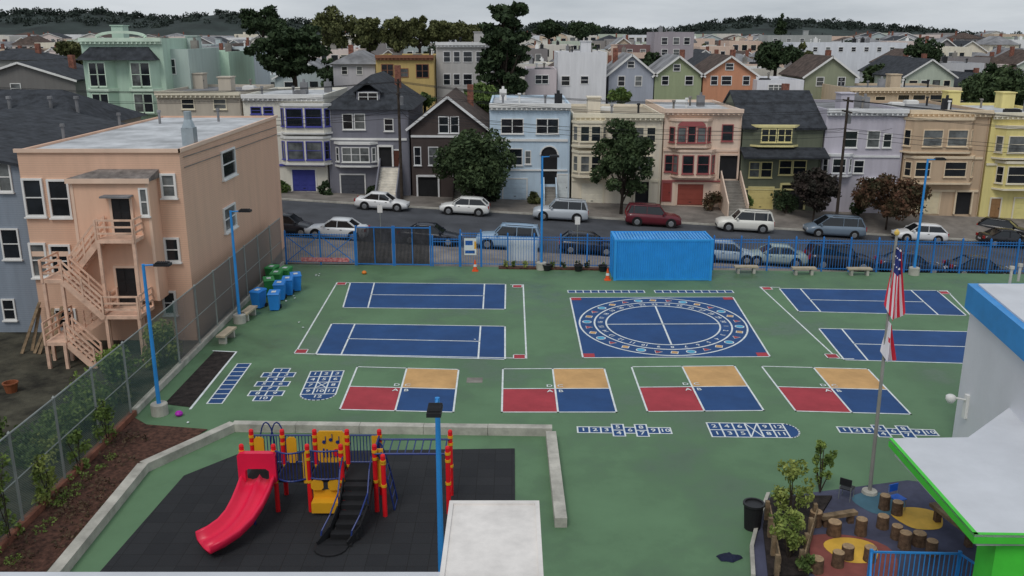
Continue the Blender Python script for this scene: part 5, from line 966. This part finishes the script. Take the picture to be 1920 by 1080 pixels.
for a,b in zip(q,q[1:]):
    l=math.hypot(b[0]-a[0],b[1]-a[1]); n=max(2,int(l/.13)); mb=MB(); mb.beam(a,b,.05,.05); mb.beam((a[0],a[1],.12),(b[0],b[1],.12),.04,.04)
    for i in range(1,n): x=a[0]+(b[0]-a[0])*i/n; y=a[1]+(b[1]-a[1])*i/n; mb.box(x-.011,x+.011,y-.011,y+.011,.12,.98)
    mb.build('picket_panel',pbl,g)
for a in q: mb=MB(); mb.box(a[0]-.04,a[0]+.04,a[1]-.04,a[1]+.04,0,1.08); mb.build('post',pbl,g)
# ================= UTILITY POLES & WIRES
def pole(px,pyt,v,l,arms=(.3,)):
    u=vhit(px,pyt+150,v)[0]; zt=vhit(px,pyt,v)[1]; x,y,_=shear(u,v,0); z0=zs(u)+.1; g=thing('utility_pole',l,'utility pole',(x,y,z0)); mb=MB(); mb.tube((x,y,z0-.2),(x,y,zt),.15,.1,8); mb.build('pole',bark,g)
    for a in arms: mb=MB(); mb.box(x-.06,x+.06,y-1.1,y+1.1,zt-a-.06,zt-a+.06); mb.build('crossarm',bark,g); 
    mb=MB(); mb.lathe(x+.25,y,[(.16,zt-2.2),(.18,zt-1.5),(.1,zt-1.42)],10); mb.build('transformer',roofg,g)
    return x,y,zt
p1=pole(751,148,79,'brown utility pole in front of the dark grey house',(.3,1.2)); p2=pole(1576,182,79,'brown utility pole in front of the lavender house',(.3,1.2))
def wire(a,b,sag,l,r=.022):
    mb=MB(); a=Vector(a);b=Vector(b); n=10; mb.pipe([tuple(a.lerp(b,i/n)-Vector((0,0,sag*4*(i/n)*(1-i/n)))) for i in range(n+1)],r,4); single(mb,'overhead_cable',dark,l,'cable',tuple(a),'overhead cables along the street')
for k,(dz,dy) in enumerate(((.25,-1),(.25,0),(.25,1),(1.15,-.9),(1.15,.9),(2.6,0),(2.9,0),(3.3,0))):
    a=(p1[0],p1[1]+dy,p1[2]-dz);b=(p2[0],p2[1]+dy,p2[2]-dz); l='thin black overhead cable strung along the house fronts'
    wire(a,b,.9,l); wire((-60,a[1]+3,a[2]+.5),a,1.2,l); wire(b,(75,b[1]-2.5,b[2]-1.5),1,l)
for x in (-22,-8,-2,5,9,20,27,34):
    wire((p1[0],p1[1],p1[2]-2.5) if x<6 else (p2[0],p2[1],p2[2]-2.6),(x,84-.053*x-.3,6.5),.3,'thin black overhead cable strung along the house fronts',.018)
for px,l in ((723,'thin sign post beside the leftmost white sedan'),(1078,'thin sign post beside the silver estate suv')):
    u=vhit(px,410,VN+.9)[0]; x,y,_=shear(u,63.3,0); z0=zs(u)+.13; g=thing('sign_post',l,'sign',(x,y,z0)); mb=MB(); mb.tube((x,y,z0),(x,y,z0+2.9),.03); mb.build('pole',galv,g); mb=MB(); mb.box(x-.18,x+.18,y-.03,y-.01,z0+2.3,z0+2.85); mb.build('sign_plate',white,g)
# ================= CAMERA / LIGHT / WORLD
cd=bpy.data.cameras.new('camera'); cd.lens=36*F/1920; cd.sensor_width=36; cd.clip_end=20000; cam=bpy.data.objects.new('camera',cd); col.objects.link(cam); cam.location=(0,0,CZ); cam.rotation_euler=(math.pi/2-TH,0,0); sc.camera=cam
sd=bpy.data.lights.new('sun','SUN'); sd.energy=1.2; sd.angle=math.radians(22); sd.color=(1,.96,.9); so=bpy.data.objects.new('sun',sd); col.objects.link(so); el,az=math.radians(52),math.radians(205)
dv_=Vector((math.sin(az)*math.cos(el),math.cos(az)*math.cos(el),math.sin(el))); so.rotation_euler=dv_.to_track_quat('Z','Y').to_euler(); so.location=(0,0,60)
w=bpy.data.worlds.new('World'); sc.world=w; w.use_nodes=True; nt=w.node_tree;N=nt.nodes;L=nt.links; bgn=N['Background']; bgn.inputs['Strength'].default_value=1.03
sk=N.new('ShaderNodeTexSky'); sk.sky_type='NISHITA'; sk.sun_disc=False; sk.sun_elevation=el; sk.sun_rotation=az
sm=N.new('ShaderNodeVectorMath'); sm.operation='SCALE'; sm.inputs['Scale'].default_value=.08; L.new(sk.outputs[0],sm.inputs[0])
tcx=N.new('ShaderNodeTexCoord'); mp=N.new('ShaderNodeMapping'); mp.inputs['Scale'].default_value=(2.2,2.2,14); L.new(tcx.outputs['Generated'],mp.inputs[0]); nn=N.new('ShaderNodeTexNoise'); nn.inputs['Scale'].default_value=1.3; nn.inputs['Detail'].default_value=7; nn.inputs['Roughness'].default_value=.6; L.new(mp.outputs[0],nn.inputs['Vector'])
rr=N.new('ShaderNodeValToRGB'); rr.color_ramp.elements[0].position=.3; rr.color_ramp.elements[0].color=(.4,.445,.5,1); rr.color_ramp.elements[1].position=.7; rr.color_ramp.elements[1].color=(.65,.69,.735,1); L.new(nn.outputs['Fac'],rr.inputs['Fac'])
mxx=N.new('ShaderNodeMix'); mxx.data_type='RGBA'; mxx.inputs['Factor'].default_value=.9; L.new(sm.outputs[0],mxx.inputs['A']); L.new(rr.outputs['Color'],mxx.inputs['B']); L.new(mxx.outputs['Result'],bgn.inputs['Color'])
sc.view_settings.view_transform='Standard'; sc.view_settings.look='None'; sc.view_settings.exposure=0
